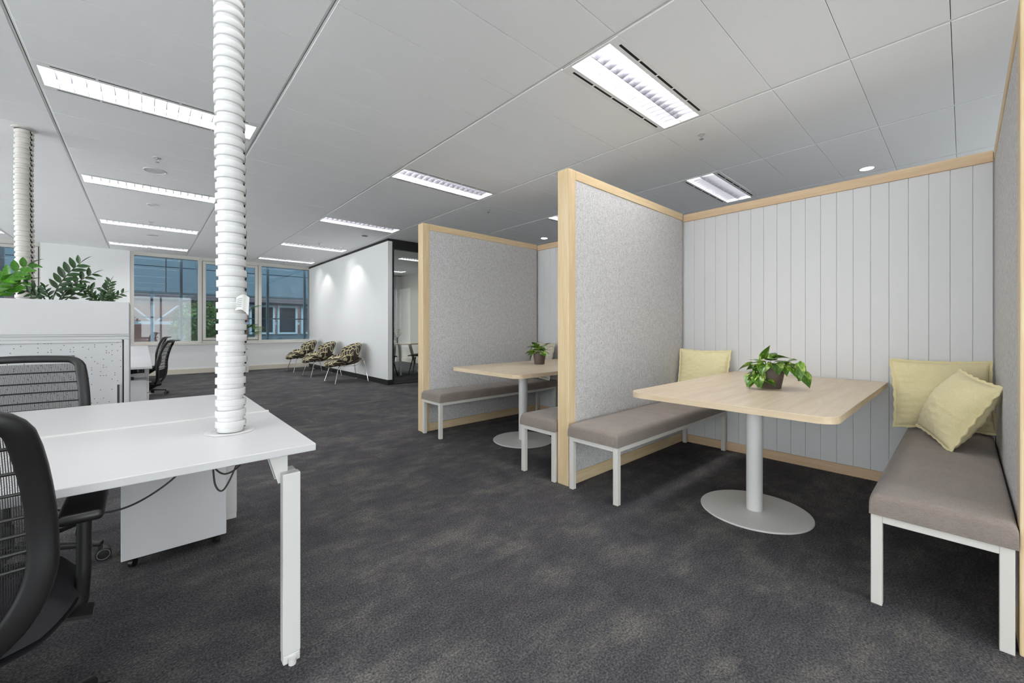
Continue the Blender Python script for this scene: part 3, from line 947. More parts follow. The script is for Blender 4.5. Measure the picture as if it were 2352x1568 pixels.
# ------------------------------------------------------------------ desks on the left
def desk_top(name, label, x0, x1, y0, y1, group, legs, z=0.73, th=0.024):
    t = thing(name, label, 'desk', ((x0 + x1) / 2, (y0 + y1) / 2, 0), 0, group)
    ox, oy = (x0 + x1) / 2, (y0 + y1) / 2
    part('desk_top', box(x0 - ox, x1 - ox, y0 - oy, y1 - oy, z - th, z), DESKW, t, bevel=0.0025)
    return t, ox, oy
DG = 'white workstation desks'
t, ox, oy = desk_top('workstation_desk', 'white desk in the left foreground with a cable duct rising through it', -1.45, 0.432, 1.47, 2.185, DG, None)
def desk_leg(t, x, y, s=1):
    """leg with cranked bracket; s=+1 leg stands on the low-y side"""
    part('leg', box(x, x + 0.054, min(y, y + s * 0.036), max(y, y + s * 0.036), 0.03, 0.634), METALW, t, bevel=0.003)
    part('foot', box(x + 0.001, x + 0.053, min(y + s * 0.001, y + s * 0.035), max(y + s * 0.001, y + s * 0.035), 0.0, 0.0295), METALW, t, bevel=0.003)
    part('foot_glide', MB().lathe([(0.012, 0.0), (0.013, 0.02)], 14, (x + 0.027, y - s * 0.006, 0)), METALW, t, smooth=True)
    yb = y + s * 0.037
    m = MB()
    prof = [(x - 0.034, 0.7055), (x + 0.020, 0.7055), (x + 0.020, 0.60), (x - 0.004, 0.60)]
    n = 4
    vv = [(a, yb, b) for a, b in prof] + [(a, yb + s * 0.05, b) for a, b in prof]
    m.add(vv, [(0, 1, 2, 3), (7, 6, 5, 4)] + [(i, (i + 1) % n, n + (i + 1) % n, n + i) for i in range(n)])
    part('bracket', m, METALW, t, bevel=0.003)
    part('bracket_arm', box(x + 0.0205, x + 0.050, min(yb, yb + s * 0.05), max(yb, yb + s * 0.05), 0.58, 0.634), METALW, t, bevel=0.003)
desk_leg(t, 0.34 - ox, 1.508 - oy, 1)
part('beam', box(-1.3 - ox, 0.30 - ox, 2.05 - oy, 2.09 - oy, 0.655, 0.705), METALW, t, bevel=0.003)
part('grommet', MB().lathe([(0.058, 0.7301), (0.078, 0.7301), (0.080, 0.7315), (0.076, 0.733), (0.060, 0.733), (0.058, 0.7301)], 40, (0.241 - ox, 1.857 - oy, 0), False, False), DESKW, t, smooth=True)
t, ox, oy = desk_top('workstation_desk', 'white desk in the left foreground behind the ducted desk, past the seam', -1.45, 0.432, 2.21, 2.95, DG, None)
desk_leg(t, 0.352 - ox, 2.915 - oy, -1)
part('beam', box(-1.3 - ox, 0.30 - ox, 2.30 - oy, 2.34 - oy, 0.655, 0.705), METALW, t, bevel=0.003)
part('divider_track', box(-1.45 - ox, 0.435 - ox, 2.187 - oy, 2.208 - oy, 0.70, 0.7335), METALW, t, bevel=0.002)

def caster(parent, x, y, r=0.022, mat=BLACK):
    part('caster', MB().lathe([(r, -0.009), (r, 0.009)], 18), mat, parent, smooth=True, loc=(x, y, r), rot=(D(90), 0, R.uniform(0, 3)))

def pedestal(label, x0, x1, y0, y1, z0, z1, front, group='mobile drawer pedestals'):
    t = thing('drawer_pedestal', label, 'pedestal', ((x0 + x1) / 2, (y0 + y1) / 2, 0), 0, group)
    w, d = (x1 - x0) / 2, (y1 - y0) / 2
    part('body', box(-w, w, -d, d, z0, z1), CABW, t, bevel=0.003)
    hs = [(z0 + 0.01, z0 + (z1 - z0) * 0.5), (z0 + (z1 - z0) * 0.5 + 0.006, z0 + (z1 - z0) * 0.75), (z0 + (z1 - z0) * 0.75 + 0.006, z1 - 0.01)]
    for a, b in hs:
        if front == 'y': q = part('drawer_front', box(-w + 0.004, w - 0.004, d, d + 0.016, a, b), CABW, t, bevel=0.002)
        elif front == '-y': q = part('drawer_front', box(-w + 0.004, w - 0.004, -d - 0.016, -d, a, b), CABW, t, bevel=0.002)
        else: q = part('drawer_front', box(w, w + 0.016, -d + 0.004, d - 0.004, a, b), CABW, t, bevel=0.002)
        if front == '-y': part('handle_slot', box(-0.06, 0.06, -d - 0.018, -d - 0.0155, b - 0.03, b - 0.022), BLACK, q)
        elif front == 'x': part('handle', MB().sweep([(w + 0.016, -0.05, b - 0.03), (w + 0.036, -0.045, b - 0.03), (w + 0.036, 0.045, b - 0.03), (w + 0.016, 0.05, b - 0.03)], 0.008, n=6, ref=(0, 0, 1)), CHROME, q, smooth=True)
    part('plinth', box(-w + 0.03, w - 0.03, -d + 0.03, d - 0.03, z0 - 0.012, z0 - 0.0005), BLACK, t)
    for sx in (-1, 1):
        for sy in (-1, 1):
            caster(t, sx * (w - 0.04), sy * (d - 0.04), (z0 - 0.012) / 2)
pedestal('white drawer pedestal under the far desk, its plain back towards us', -0.08, 0.318, 2.575, 2.93, 0.05, 0.62, 'y')
pedestal('white pedestal glimpsed through the near chair under the ducted desk', -0.92, -0.62, 1.80, 2.15, 0.05, 0.60, '-y')

# power cables under the desks
def cable(label, pts, r=0.007):
    m = MB()
    # smooth the polyline (Catmull-Rom)
    P_ = [Vector((p[0], p[1], 0.703 - (0.703 - p[2]) * 1.85)) for p in pts]; out = []
    for i in range(len(P_) - 1):
        a, b, c, d = P_[max(i - 1, 0)], P_[i], P_[i + 1], P_[min(i + 2, len(P_) - 1)]
        for k in range(8):
            u = k / 8
            out.append(0.5 * ((2 * b) + (c - a) * u + (2 * a - 5 * b + 4 * c - d) * u * u + (3 * b - a - 3 * c + d) * u ** 3))
    out.append(P_[-1])
    m.sweep(out, r, n=7, ref=(0.3, 1, 0.1))
    return tag(part('power_cable', m, CABLE, None, smooth=True), label, 'cable', 'cables hanging under the desks')
cable('long grey cable sagging under the ducted desk to the left', [(0.20, 2.02, 0.700), (0.16, 2.02, 0.665), (0.06, 2.00, 0.612), (-0.06, 1.98, 0.585), (-0.18, 1.97, 0.60), (-0.30, 1.97, 0.650), (-0.36, 1.97, 0.7)])
cable('outer loop of grey cable hanging below the duct under the desk', [(0.31, 2.0, 0.7), (0.30, 2.0, 0.66), (0.27, 2.0, 0.61), (0.235, 2.0, 0.575), (0.21, 2.0, 0.59), (0.20, 2.0, 0.64), (0.18, 2.0, 0.675), (0.15, 2.0, 0.69), (0.14, 2.0, 0.703)])
cable('middle loop of grey cable hanging below the duct under the desk', [(0.32, 1.985, 0.7), (0.315, 1.985, 0.66), (0.29, 1.985, 0.625), (0.24, 1.985, 0.612), (0.20, 1.985, 0.635), (0.17, 1.985, 0.68), (0.165, 1.985, 0.703)])
cable('inner loop of grey cable hanging below the duct under the desk', [(0.33, 1.965, 0.7), (0.325, 1.965, 0.67), (0.295, 1.965, 0.638), (0.25, 1.965, 0.632), (0.225, 1.965, 0.655), (0.215, 1.965, 0.69), (0.215, 1.965, 0.703)])

# vertical cable ducts
def cable_duct(label, x, y, z0, r, pitch, mat, side, n=None, group='segmented cable ducts'):
    t = thing('cable_duct', label, 'cable duct', (x, y, z0), 0, group)
    m = MB()
    rn = r - 0.006
    k = 28
    m.lathe([(rn * 0.97, -0.002), (rn, pitch * 0.02), (rn, pitch * 0.36), (r, pitch * 0.39), (r + 0.001, pitch * 0.43), (r + 0.001, pitch * 0.96), (r - 0.002, pitch * 0.995), (rn, pitch * 1.0)], k, cap0=False, cap1=False)
    m.cur = 1
    a = side
    ca, sa = math.cos(a), math.sin(a)
    def pt(u, w, z): return (ca * u - sa * w, sa * u + ca * w, z)
    for (w0, w1, za, zb) in ((-0.006, 0.000, 0.52, 0.90), (-0.003, 0.010, 0.40, 0.55), (0.004, 0.010, 0.18, 0.45)):
        vv = [pt(r + e, w, z * pitch) for e in (-0.004, 0.002) for w, z in ((w0, za), (w1, za), (w1, zb), (w0, zb))]
        m.add(vv, [(0, 1, 2, 3), (7, 6, 5, 4), (0, 1, 5, 4), (1, 2, 6, 5), (2, 3, 7, 6), (3, 0, 4, 7)])
    me = m.mesh('segment', [mat, DARKAIR], smooth=True, angle=50)
    n = n or int((CEIL - z0) / pitch)
    rng = random.Random(int(x * 100))
    for i in range(n):
        o = link('segment', me, t, (rng.uniform(-0.0015, 0.0015) + 0.004 * math.sin(i * 0.13), rng.uniform(-0.0015, 0.0015), i * pitch), (rng.uniform(-0.02, 0.02), rng.uniform(-0.02, 0.02), rng.uniform(-0.05, 0.05)))
    part('ceiling_collar', MB().lathe([(r + 0.002, CEIL - z0 - 0.012), (r + 0.02, CEIL - z0 - 0.006), (r + 0.022, CEIL - z0 - 0.0005)], 32, cap0=False, cap1=False), mat, t, smooth=True)
    return t
cable_duct('white segmented cable duct rising from the front desk to the ceiling', 0.241, 1.857, 0.7335, 0.0475, 0.0403, DUCT, 0.12)
cable_duct('slimmer looking cream cable duct with dark clips behind the planter', -0.787, 5.56, 0.7335, 0.058, 0.0452, DUCTWARM, -0.72)
pt_ = thing('paper_tag', 'small printed paper tag stuck on the white cable duct', 'tag', (0.262, 1.800, 1.185), 0)
m = MB()
def tagf(u, v):
    w = (u - 0.5) * 0.05
    bend = 0.012 * math.cos(u * math.pi)
    a = 0.65 * (u - 0.35)
    return (w * 0.80 + 0.003 * v + 0.008, -w * 0.42 + bend * (-1 if u > 0.5 else 0.3) - 0.004, 0.048 * v - 0.020 * u * (1 - v) + 0.012 * math.sin(u * 3))
m.grid(tagf, 8, 4)
part('paper', m, PAPER, pt_, smooth=True, angle=180)
for k in range(5):
    def ln(u, v, k=k):
        p = tagf(0.08 + u * 0.38, 0.22 + k * 0.13 + v * 0.035)
        return (p[0] - 0.0006, p[1] - 0.0012, p[2])
    part('printed_line', MB().grid(ln, 4, 1), INK, pt_)

# ------------------------------------------------------------------ office chairs
def interp(tab, z):
    """smooth (Catmull-Rom) lookup"""
    n = len(tab)
    z = min(max(z, tab[0][0]), tab[-1][0])
    for i in range(n - 1):
        (z0, v0), (z1, v1) = tab[i], tab[i + 1]
        if z <= z1:
            m0 = (v1 - tab[i - 1][1]) / (z1 - tab[i - 1][0]) if i else (v1 - v0) / (z1 - z0)
            m1 = (tab[i + 2][1] - v0) / (tab[i + 2][0] - z0) if i < n - 2 else (v1 - v0) / (z1 - z0)
            t = (z - z0) / (z1 - z0); d = z1 - z0
            return (2 * t ** 3 - 3 * t * t + 1) * v0 + (t ** 3 - 2 * t * t + t) * d * m0 + (3 * t * t - 2 * t ** 3) * v1 + (t ** 3 - t * t) * d * m1
    return tab[-1][1]
PY = [(0.36, -0.09), (0.42, -0.17), (0.50, -0.225), (0.60, -0.238), (0.70, -0.240), (0.82, -0.265), (0.93, -0.305), (0.965, -0.322)]
PW = [(0.36, 0.05), (0.42, 0.125), (0.50, 0.205), (0.60, 0.248), (0.70, 0.252), (0.82, 0.244), (0.93, 0.228), (0.965, 0.220)]
def office_chair(label, loc, rz, base_a=0.0):
    t = thing('office_chair', label, 'office chair', loc, rz, 'black mesh office chairs')
    # back frame: two side rails + top rail with a backward lip
    fr = MB()
    zs = [0.36, 0.375, 0.39, 0.405, 0.42, 0.44, 0.46, 0.48, 0.50, 0.52, 0.54, 0.56, 0.58, 0.60, 0.62, 0.65, 0.68, 0.72, 0.76, 0.80, 0.84, 0.88, 0.93, 0.955]
    side = [Vector((interp(PW, z) - 0.022, interp(PY, z), z)) for z in zs[:-2]]
    rc = 0.055; e = side[-1]
    cz = 0.952 - rc
    corner = [Vector((e.x - 0.003 - rc + rc * math.cos(q), interp(PY, cz + rc * math.sin(q)) - 0.004, cz + rc * math.sin(q))) for q in (0.3, 0.6, 0.9, 1.2, 1.45)]
    xt = corner[-1].x
    topr = [Vector((xt * (1 - k / 8), interp(PY, 0.95) - 0.008 - 0.016 * math.sin(math.pi * k / 16), 0.952 + 0.005 * math.sin(math.pi * k / 16))) for k in range(1, 9)]
    half = side + corner + topr
    full = half + [Vector((-p.x, p.y, p.z)) for p in half[-2::-1]]
    nW = len(full)
    fr.sweep(full, [0.052 + (0.046 - 0.052) * min(1, max(0, (p.z - 0.45) / 0.25)) - 0.008 * min(1, max(0, (p.z - 0.90) / 0.05)) for p in full], [0.040 if p.z < 0.43 else 0.030 for p in full], n=12, p=3.0)
    lip = [(-0.175 + 0.35 * k / 12, interp(PY, 0.96) - 0.035 - 0.016 * math.sin(math.pi * k / 12), 0.961 + 0.004 * math.sin(math.pi * k / 12)) for k in range(13)]
    fr.sweep(lip, 0.016, 0.075, n=10, ref=(0, 1, 0), p=2.5)
    part('back_frame', fr, BLACK, t, smooth=True, angle=60)
    def curve_y(u, z): return interp(PY, z) - 0.018 * math.sin(math.pi * u) + 0.008
    def mf(u, v):
        z = 0.50 + 0.43 * v; w = interp(PW, z) - 0.03
        return ((2 * u - 1) * w, curve_y(u, z), z)
    part('back_mesh', MB().grid(mf, 14, 14), CHAIRMESH, t, smooth=True, angle=180)
    for z in (0.885, 0.832, 0.786, 0.735, 0.698, 0.662, 0.628):
        w = interp(PW, z) - 0.03
        pts = [((2 * k / 10 - 1) * w, curve_y(k / 10, z) - 0.007, z) for k in range(11)]
        part('back_rib', MB().sweep(pts, 0.0075, 0.008, n=8), BLACK, t, smooth=True)
    part('lumbar_panel', MB().grid(lambda u, v: ((2 * u - 1) * (interp(PW, 0.50 + 0.11 * v) - 0.03), curve_y(u, 0.50 + 0.11 * v) + 0.004, 0.50 + 0.11 * v), 12, 4), BLACKFAB, t, smooth=True, angle=180)
    # seat
    m = MB()
    def seat(u, v):
        a, b = 2 * u - 1, 2 * v - 1
        ra = a * math.sqrt(1 - 0.32 * b * b); rb = b * math.sqrt(1 - 0.32 * a * a)
        x = 0.265 * ra; y = 0.03 + 0.255 * rb
        e = max(0, 1 - abs(a) ** 5) * max(0, 1 - abs(b) ** 5)
        z = 0.430 + 0.052 * e ** 0.4 - 0.012 * max(0, b) ** 3 + 0.012 * a * a
        return (x, y, z)
    m.grid(seat, 18, 18); m.grid(lambda u, v: (seat(u, v)[0], seat(u, v)[1], 0.428 - 0.02 * (1 - (2 * u - 1) ** 2)), 18, 18, True)
    part('seat', m, BLACKFAB, t, smooth=True, angle=120)
    part('seat_pan', box(-0.13, 0.13, -0.12, 0.16, 0.352, 0.406), BLACK, t, bevel=0.02, seg=3)
    for s in (-1, 1):
        a = part('armrest', MB().sweep([(s * 0.12, 0.02, 0.385), (s * 0.22, 0.02, 0.385), (s * 0.266, 0.02, 0.41), (s * 0.27, 0.025, 0.50), (s * 0.27, 0.03, 0.635)], 0.030, 0.052, n=10, ref=(0, 1, 0), p=3.5), BLACK, t, smooth=True, angle=60)
        part('arm_pad', box(s * 0.27 - 0.042, s * 0.27 + 0.042, -0.07, 0.17, 0.6355, 0.662), BLACK, a, bevel=0.011, seg=3)
    lv_ = part('tilt_lever', MB().sweep([(0.125, 0.06, 0.372), (0.20, 0.06, 0.368), (0.235, 0.06, 0.362)], 0.012, 0.014, n=8).add(
        [(0.225, 0.03, 0.37), (0.285, 0.03, 0.355), (0.285, 0.10, 0.355), (0.225, 0.09, 0.37), (0.225, 0.03, 0.362), (0.285, 0.03, 0.345), (0.285, 0.10, 0.345), (0.225, 0.09, 0.362)],
        [(0, 1, 2, 3), (7, 6, 5, 4), (0, 1, 5, 4), (1, 2, 6, 5), (2, 3, 7, 6), (3, 0, 4, 7)]), BLACK, t, smooth=True)
    for q, (w0, w1) in enumerate(((0.040, 0.080), (0.045, 0.080), (0.050, 0.076))):
        part('lever_icon', box(0.2851, 0.2855, w0, w1, 0.3475 + q * 0.0028, 0.3487 + q * 0.0028), SILVER, lv_)
    part('column', MB().lathe([(0.025, 0.10), (0.025, 0.22), (0.014, 0.221), (0.014, 0.352)], 18), BLACK, t, smooth=True)
    part('base_hub', MB().lathe([(0.035, 0.075), (0.045, 0.085), (0.042, 0.12), (0.028, 0.125)], 20), BLACK, t, smooth=True)
    for k in range(5):
        a = base_a + k * 2 * math.pi / 5
        c, s = math.cos(a), math.sin(a)
        leg = part('base_leg', MB().sweep([(c * 0.03, s * 0.03, 0.098), (c * 0.18, s * 0.18, 0.092), (c * 0.34, s * 0.34, 0.078)], [0.05, 0.042, 0.034], [0.04, 0.034, 0.022], n=10, ref=(0, 0, 1), p=3), BLACK, t, smooth=True)
        w = MB().lathe([(0.012, -0.025), (0.029, -0.024), (0.030, -0.020), (0.030, 0.020), (0.029, 0.024), (0.012, 0.025)], 22)
        cs = part('caster', w, BLACK, leg, smooth=True, loc=(c * 0.345, s * 0.345, 0.030), rot=(D(90), 0, a + 0.5))
        for q in (-1, 1):
            rg = MB()
            rg.lathe([(0.0215, q * 0.0245), (0.0215, q * 0.0265), (0.0245, q * 0.0265), (0.0245, q * 0.0245)], 22, cap0=False, cap1=False)
            part('caster_ring', rg, SILVER, cs, smooth=True)
        part('caster_stem', box(c * 0.335 - 0.008, c * 0.335 + 0.008, s * 0.335 - 0.008, s * 0.335 + 0.008, 0.05, 0.075), BLACK, leg)
    return t
office_chair('black mesh office chair at the lower left edge, back towards us', (-0.388, 1.53, 0), 0.0, 0.62)
office_chair('black mesh office chair on the far side of the front desks, facing us', (-0.468, 2.93, 0), math.pi, 2.75)
office_chair('black office chair seen side on at the long desk, nearer of two', (-0.07, 6.72, 0), D(78), 0.3)
office_chair('black office chair at the long desk, farther of two', (-0.06, 9.1, 0), D(82), 0.9)

# ------------------------------------------------------------------ storage cabinet with planter
t = thing('storage_cabinet', 'white sliding door storage cabinet under the planter box', 'cabinet', (-1.19, 4.43, 0))
X0, X1, Y0, Y1 = -1.11, 1.105, -0.225, 0.225
part('body', MB().box(X0, X1, Y0 + 0.03, Y1, 0.0, 1.035), CABW, t, bevel=0.002)
part('top_panel', box(X0, X1, Y0, Y1, 1.036, 1.062), CABW, t, bevel=0.002)
part('side_stile', box(X1 - 0.028, X1, Y0, Y0 + 0.029, 0.0, 1.0355), CABW, t, bevel=0.002)
part('shadow_gap', box(X1 - 0.037, X1 - 0.0285, Y0 + 0.02, Y0 + 0.029, 0.03, 1.03), BLACK, t)
part('top_track', box(X0, X1 - 0.038, Y0 + 0.002, Y0 + 0.029, 1.014, 1.0355), CABW, t, bevel=0.002)
for k, (a, b, dy) in enumerate(((0.522, X1 - 0.038, 0.012), (-0.03, 0.545, 0.024), (-0.58, 0.0, 0.012), (X0, -0.56, 0.024))):
    d = part('door', box(a, b, Y0 + dy, Y0 + dy + 0.006, 0.03, 1.0135), PERF, t)
    if k in (0, 2):
        part('door_handle', MB().box(b - 0.032, b - 0.027, Y0 + dy - 0.012, Y0 + dy, 0.52, 0.70).box(b - 0.0135, b - 0.0085, Y0 + dy - 0.012, Y0 + dy, 0.52, 0.70).box(b - 0.032, b - 0.0085, Y0 + dy - 0.012, Y0 + dy, 0.70, 0.704), CABW, d)
        part('handle_recess', box(b - 0.027, b - 0.0135, Y0 + dy - 0.002, Y0 + dy - 0.0005, 0.52, 0.70), SLOT, d)
t = thing('planter_box', 'long white planter box on the storage cabinet', 'planter', (-1.19, 4.42, 1.0625))
h = 0.252
part('panel', box(-1.11, 1.105, -0.24, -0.222, 0.012, h), CABW, t, bevel=0.002)
part('panel', box(-1.11, 1.105, 0.215, 0.233, 0.012, h), CABW, t, bevel=0.002)
part('panel', box(1.087, 1.105, -0.221, 0.2145, 0.012, h), CABW, t, bevel=0.002)
part('panel', box(-1.11, -1.092, -0.221, 0.2145, 0.012, h), CABW, t, bevel=0.002)
part('base_panel', box(-1.11, 1.105, -0.23, 0.233, 0.0, 0.0115), CABW, t)
part('soil', box(-1.091, 1.086, -0.2205, 0.214, 0.17, h - 0.02), SOIL, t)

def zz_plant(label, loc, fronds, bright, group='plants in the planter box'):
    t = thing('zz_plant', label, 'plant', loc, 0, group)
    me = ZZB if bright else ZZ
    for (az, lean, length, nl, ls, bx, by) in fronds:
        d = Vector((math.cos(az), math.sin(az), 0))
        pts = []
        for k in range(9):
            q = k / 8
            pts.append(Vector((bx, by, 0)) + d * (lean * length * (0.35 * q + 0.65 * q * q)) + UP * (length * q * (1 - 0.22 * lean * q)))
        st = part('frond', MB().sweep(pts, [0.010 - 0.006 * k / 8 for k in range(9)], n=6), STEM if bright else DARKSTEM, t, smooth=True)
        nl = max(7, int(nl * 0.8))
        for k in range(nl):
            q = 0.28 + 0.70 * k / (nl - 1)
            f = q * 8; i = min(int(f), 7); p = pts[i].lerp(pts[i + 1], f - i)
            tan = (pts[i + 1] - pts[i]).normalized()
            sd = tan.cross(Vector((0.35, 1, 0.1))).normalized() * (1 if k % 2 else -1)
            dr = sd * 0.85 + tan * 0.75 + Vector((0, -0.15, 0))
            sz = ls * 0.86 * (1 - 0.35 * abs(q - 0.5)) * R.uniform(0.9, 1.1)
            link('leaf', me, st, p, aim_face(dr, (R.uniform(-0.5, 0.5), -1, 0.45 + R.uniform(-0.3, 0.3))), (sz, sz, sz))
        link('leaf', me, st, pts[-1], aim((pts[-1] - pts[-2]).normalized()), (ls * 0.8,) * 3)
    return t
ZB = 1.0625 + h - 0.022
zz_plant('bright green plant in the planter box at the left picture edge', (-0.80, 4.36, ZB),
         [(0.2, 0.55, 0.31, 14, 0.105, 0.03, 0.0), (0.1, 0.75, 0.19, 10, 0.085, 0.05, 0.02), (2.6, 0.5, 0.34, 14, 0.10, -0.02, 0), (-0.6, 0.5, 0.16, 8, 0.09, 0.03, -0.03), (1.8, 0.3, 0.30, 12, 0.10, -0.03, 0.02)], True)
zz_plant('tall dark green plant in the middle of the planter box in view', (-0.495, 4.38, ZB),
         [(0.1, 0.42, 0.34, 16, 0.105, 0.0, 0.0), (0.0, 0.62, 0.27, 14, 0.085, 0.04, 0.0), (0.1, 1.15, 0.19, 11, 0.075, 0.05, 0.0), (3.0, 0.7, 0.17, 10, 0.07, -0.02, 0.0), (2.8, 1.0, 0.12, 8, 0.065, -0.03, -0.03), (4.2, 0.4, 0.12, 8, 0.06, 0.0, -0.03), (0.6, 0.4, 0.13, 8, 0.06, 0.03, 0.03)], False)
zz_plant('smallest dark plant at the right end of the planter box', (-0.235, 4.39, ZB),
         [(0.0, 0.15, 0.19, 16, 0.06, 0.015, 0.0), (3.1, 0.6, 0.18, 16, 0.055, -0.02, 0.0), (0.2, 0.75, 0.12, 10, 0.055, 0.02, 0.0), (3.4, 0.9, 0.09, 8, 0.055, -0.01, -0.02), (1.0, 0.5, 0.10, 8, 0.055, 0.02, 0.02), (5.0, 0.4, 0.08, 7, 0.05, 0.0, -0.02)], False)

# ------------------------------------------------------------------ long desks beyond the cabinet
for y0, y1, lb in ((5.53, 7.74, 'white desk just beyond the cabinet with an office chair at it'), (7.745, 9.97, 'white desk next in the row beyond, farther office chair at it'), (9.99, 12.0, 'white desk at the end of the row nearest the window')):
    t, ox, oy = desk_top('workstation_desk', lb, -1.5, 0.06, y0, y1, DG, None)
    for x in (-1.45, 0.0):
        for y in (y0 + 0.02, y1 - 0.07):
            if y0 > 6 or x < -1: part('leg', box(x - ox, x + 0.05 - ox, y - oy, y + 0.05 - oy, 0, 0.7055), METALW, t, bevel=0.003)
    part('divider_track', box(-0.95 - ox, -0.93 - ox, y0 - oy, y1 - oy, 0.7301, 0.76), METALW, t)
pedestal('white drawer pedestal with chrome handles under the desk beyond the cabinet', -0.48, 0.02, 5.62, 6.02, 0.05, 0.585, 'x')
tr = thing('cable_tray', 'dark cables on a metal tray under the desk beyond the cabinet', 'tray', (-0.2, 5.8, 0.5855))
part('tray', MB().box(-0.22, 0.2, -0.16, 0.12, 0.0, 0.004).box(-0.22, 0.2, 0.116, 0.12, 0.0041, 0.05), CABW, tr)
part('adaptor', box(-0.15, 0.12, -0.12, -0.05, 0.0045, 0.03), BLACK, tr, bevel=0.005)
part('lead', MB().sweep([(-0.2, -0.1, 0.02), (0.0, -0.13, 0.06), (0.16, -0.1, 0.075)], 0.012, n=8), BLACK, tr, smooth=True)

# ------------------------------------------------------------------ patterned tub chairs
def tub_chair(label, loc, rz):
    t = thing('tub_chair', label, 'armchair', loc, rz, 'ring patterned tub chairs')
    def shell(name, fn, nrm, th, nu=26, nv=14):
        m = MB()
        def P(side):
            def g(u, v):
                a = 2 * math.pi * u; r = v
                p = Vector(fn(r * math.cos(a), r * math.sin(a))); n_ = Vector(nrm(r * math.cos(a), r * math.sin(a)))
                k = th / 2 * (1 - r ** 6) ** 0.5 if r < 1 else 0
                return tuple(p + n_ * k * side)
            return g
        m.grid(P(1), nu, nv); m.grid(P(-1), nu, nv, True)
        return part(name, m, RINGS, t, smooth=True, angle=140)
    # seat: oval saddle, sides lifted, front lip rolled down
    def sf(a, b):
        x = a * 0.37; y = 0.04 + b * 0.37
        return (x, y, 0.385 + 0.17 * abs(a) ** 2.2 * (1 - 0.25 * max(b, 0)) - 0.05 * max(b, 0) ** 2 + 0.07 * max(-b, 0) ** 2)
    shell('seat_shell', sf, lambda a, b: Vector((-0.9 * a, 0.2 * b, 1)).normalized(), 0.105)
    def bf(a, b):
        x = a * 0.375; h_ = b
        return (x, -0.235 - 0.075 * h_ + 0.19 * abs(a) ** 2.2 * (1 - 0.3 * max(-b, 0)) , 0.60 + 0.205 * h_ + 0.02 * a * a)
    shell('back_shell', bf, lambda a, b: Vector((-0.9 * a, 1, 0.3)).normalized(), 0.085)
    r = 0.015
    for s in (-1, 1):
        part('front_leg', MB().sweep([(s * 0.16, 0.12, 0.365), (s * 0.23, 0.20, 0.33), (s * 0.26, 0.225, 0.28), (s * 0.32, 0.30, 0.008)], r, n=8), CHROME, t, smooth=True)
        part('side_rail', MB().sweep([(s * 0.235, 0.20, 0.335), (s * 0.28, 0.10, 0.345), (s * 0.27, -0.12, 0.34), (s * 0.25, -0.20, 0.37), (s * 0.25, -0.24, 0.46)], r * 0.9, n=8), CHROME, t, smooth=True)
        part('rear_leg', MB().sweep([(s * 0.20, -0.235, 0.46), (s * 0.25, -0.275, 0.47), (s * 0.275, -0.30, 0.44), (s * 0.33, -0.37, 0.008)], r, n=8), CHROME, t, smooth=True)
        for y, x in ((0.30, 0.32), (-0.37, 0.33)):
            part('foot_glide', MB().lathe([(0.010, 0), (0.011, 0.012)], 10, (s * x, y, 0)), METALW, t, smooth=True)
    return t
tub_chair('nearest patterned tub chair with chrome legs by the white wall', (3.135, 8.74, 0), D(90))
tub_chair('middle patterned tub chair of the three by the white wall', (3.10, 10.22, 0), D(90))
tub_chair('farthest patterned tub chair by the white wall, next to the window', (3.10, 11.66, 0), D(90))

# ------------------------------------------------------------------ meeting room contents
t = thing('round_table', 'round pale oak table with white splayed legs in the glazed meeting room', 'table', (4.65, 9.40, 0))
part('table_top', MB().lathe([(0.535, 0.722), (0.55, 0.728), (0.55, 0.74), (0.547, 0.742)], 48), OAK, t, smooth=True, angle=30)
for k in range(4):
    a = -1.86 + k * math.pi / 2
    c, s = math.cos(a), math.sin(a)
    part('leg', MB().sweep([(c * 0.30, s * 0.30, 0.7215), (c * 0.50, s * 0.50, 0.0)], [0.085, 0.045], [0.06, 0.04], n=8, ref=(-s, c, 0), p=4), WHITELEG, t, smooth=True)
def shell_chair(label, loc, rz, mat):
    t = thing('shell_chair', label, 'chair', loc, rz, 'meeting room chairs')
    m = MB()
    def fn(u, v):
        a = (2 * u - 1)
        if v < 0.5:
            q = v / 0.5
            return (0.24 * a * (0.85 + 0.15 * q), 0.24 - 0.42 * q, 0.44 - 0.03 * q + 0.10 * abs(a) ** 3 * q)
        q = (v - 0.5) / 0.5
        wv = 0.24 * (1 - 0.35 * q ** 2)
        return (wv * a, -0.20 - 0.09 * q + 0.14 * abs(a) ** 2.5 * (1 - 0.5 * q), 0.43 + 0.42 * q * (1 - 0.12 * a * a) + 0.07 * abs(a) ** 3 * (1 - q))
    m.grid(fn, 14, 18)
    o = part('shell', m, mat, t, smooth=True, angle=180)
    sm = o.modifiers.new('thickness', 'SOLIDIFY'); sm.thickness = 0.022
    for sx in (-1, 1):
        for sy in (-1, 1):
            part('leg', MB().sweep([(sx * 0.13, sy * 0.11 + 0.02, 0.405), (sx * 0.22, sy * 0.20 + 0.02, 0.0)], [0.028, 0.018], n=8), DARKSHELL, t, smooth=True)
    return t
shell_chair('grey shell chair at the right of the round meeting table', (5.03, 8.97, 0), D(48), GREYSHELL)
shell_chair('dark shell chair behind the white wall end at the round meeting table', (4.08, 8.86, 0), D(-47), DARKSHELL)
t = thing('flower_vase', 'glass vase of cream flowers on the round meeting table', 'vase', (4.60, 9.36, 0.7422))
part('vase', MB().lathe([(0.035, 0.0), (0.04, 0.01), (0.045, 0.15), (0.042, 0.15), (0.037, 0.012)], 24, cap1=False), VASEGLASS, t, smooth=True)
rr = random.Random(5)
pm = leaf_mesh('petal', PETALW, False, 1, 0.8, 0.3, 0.4)
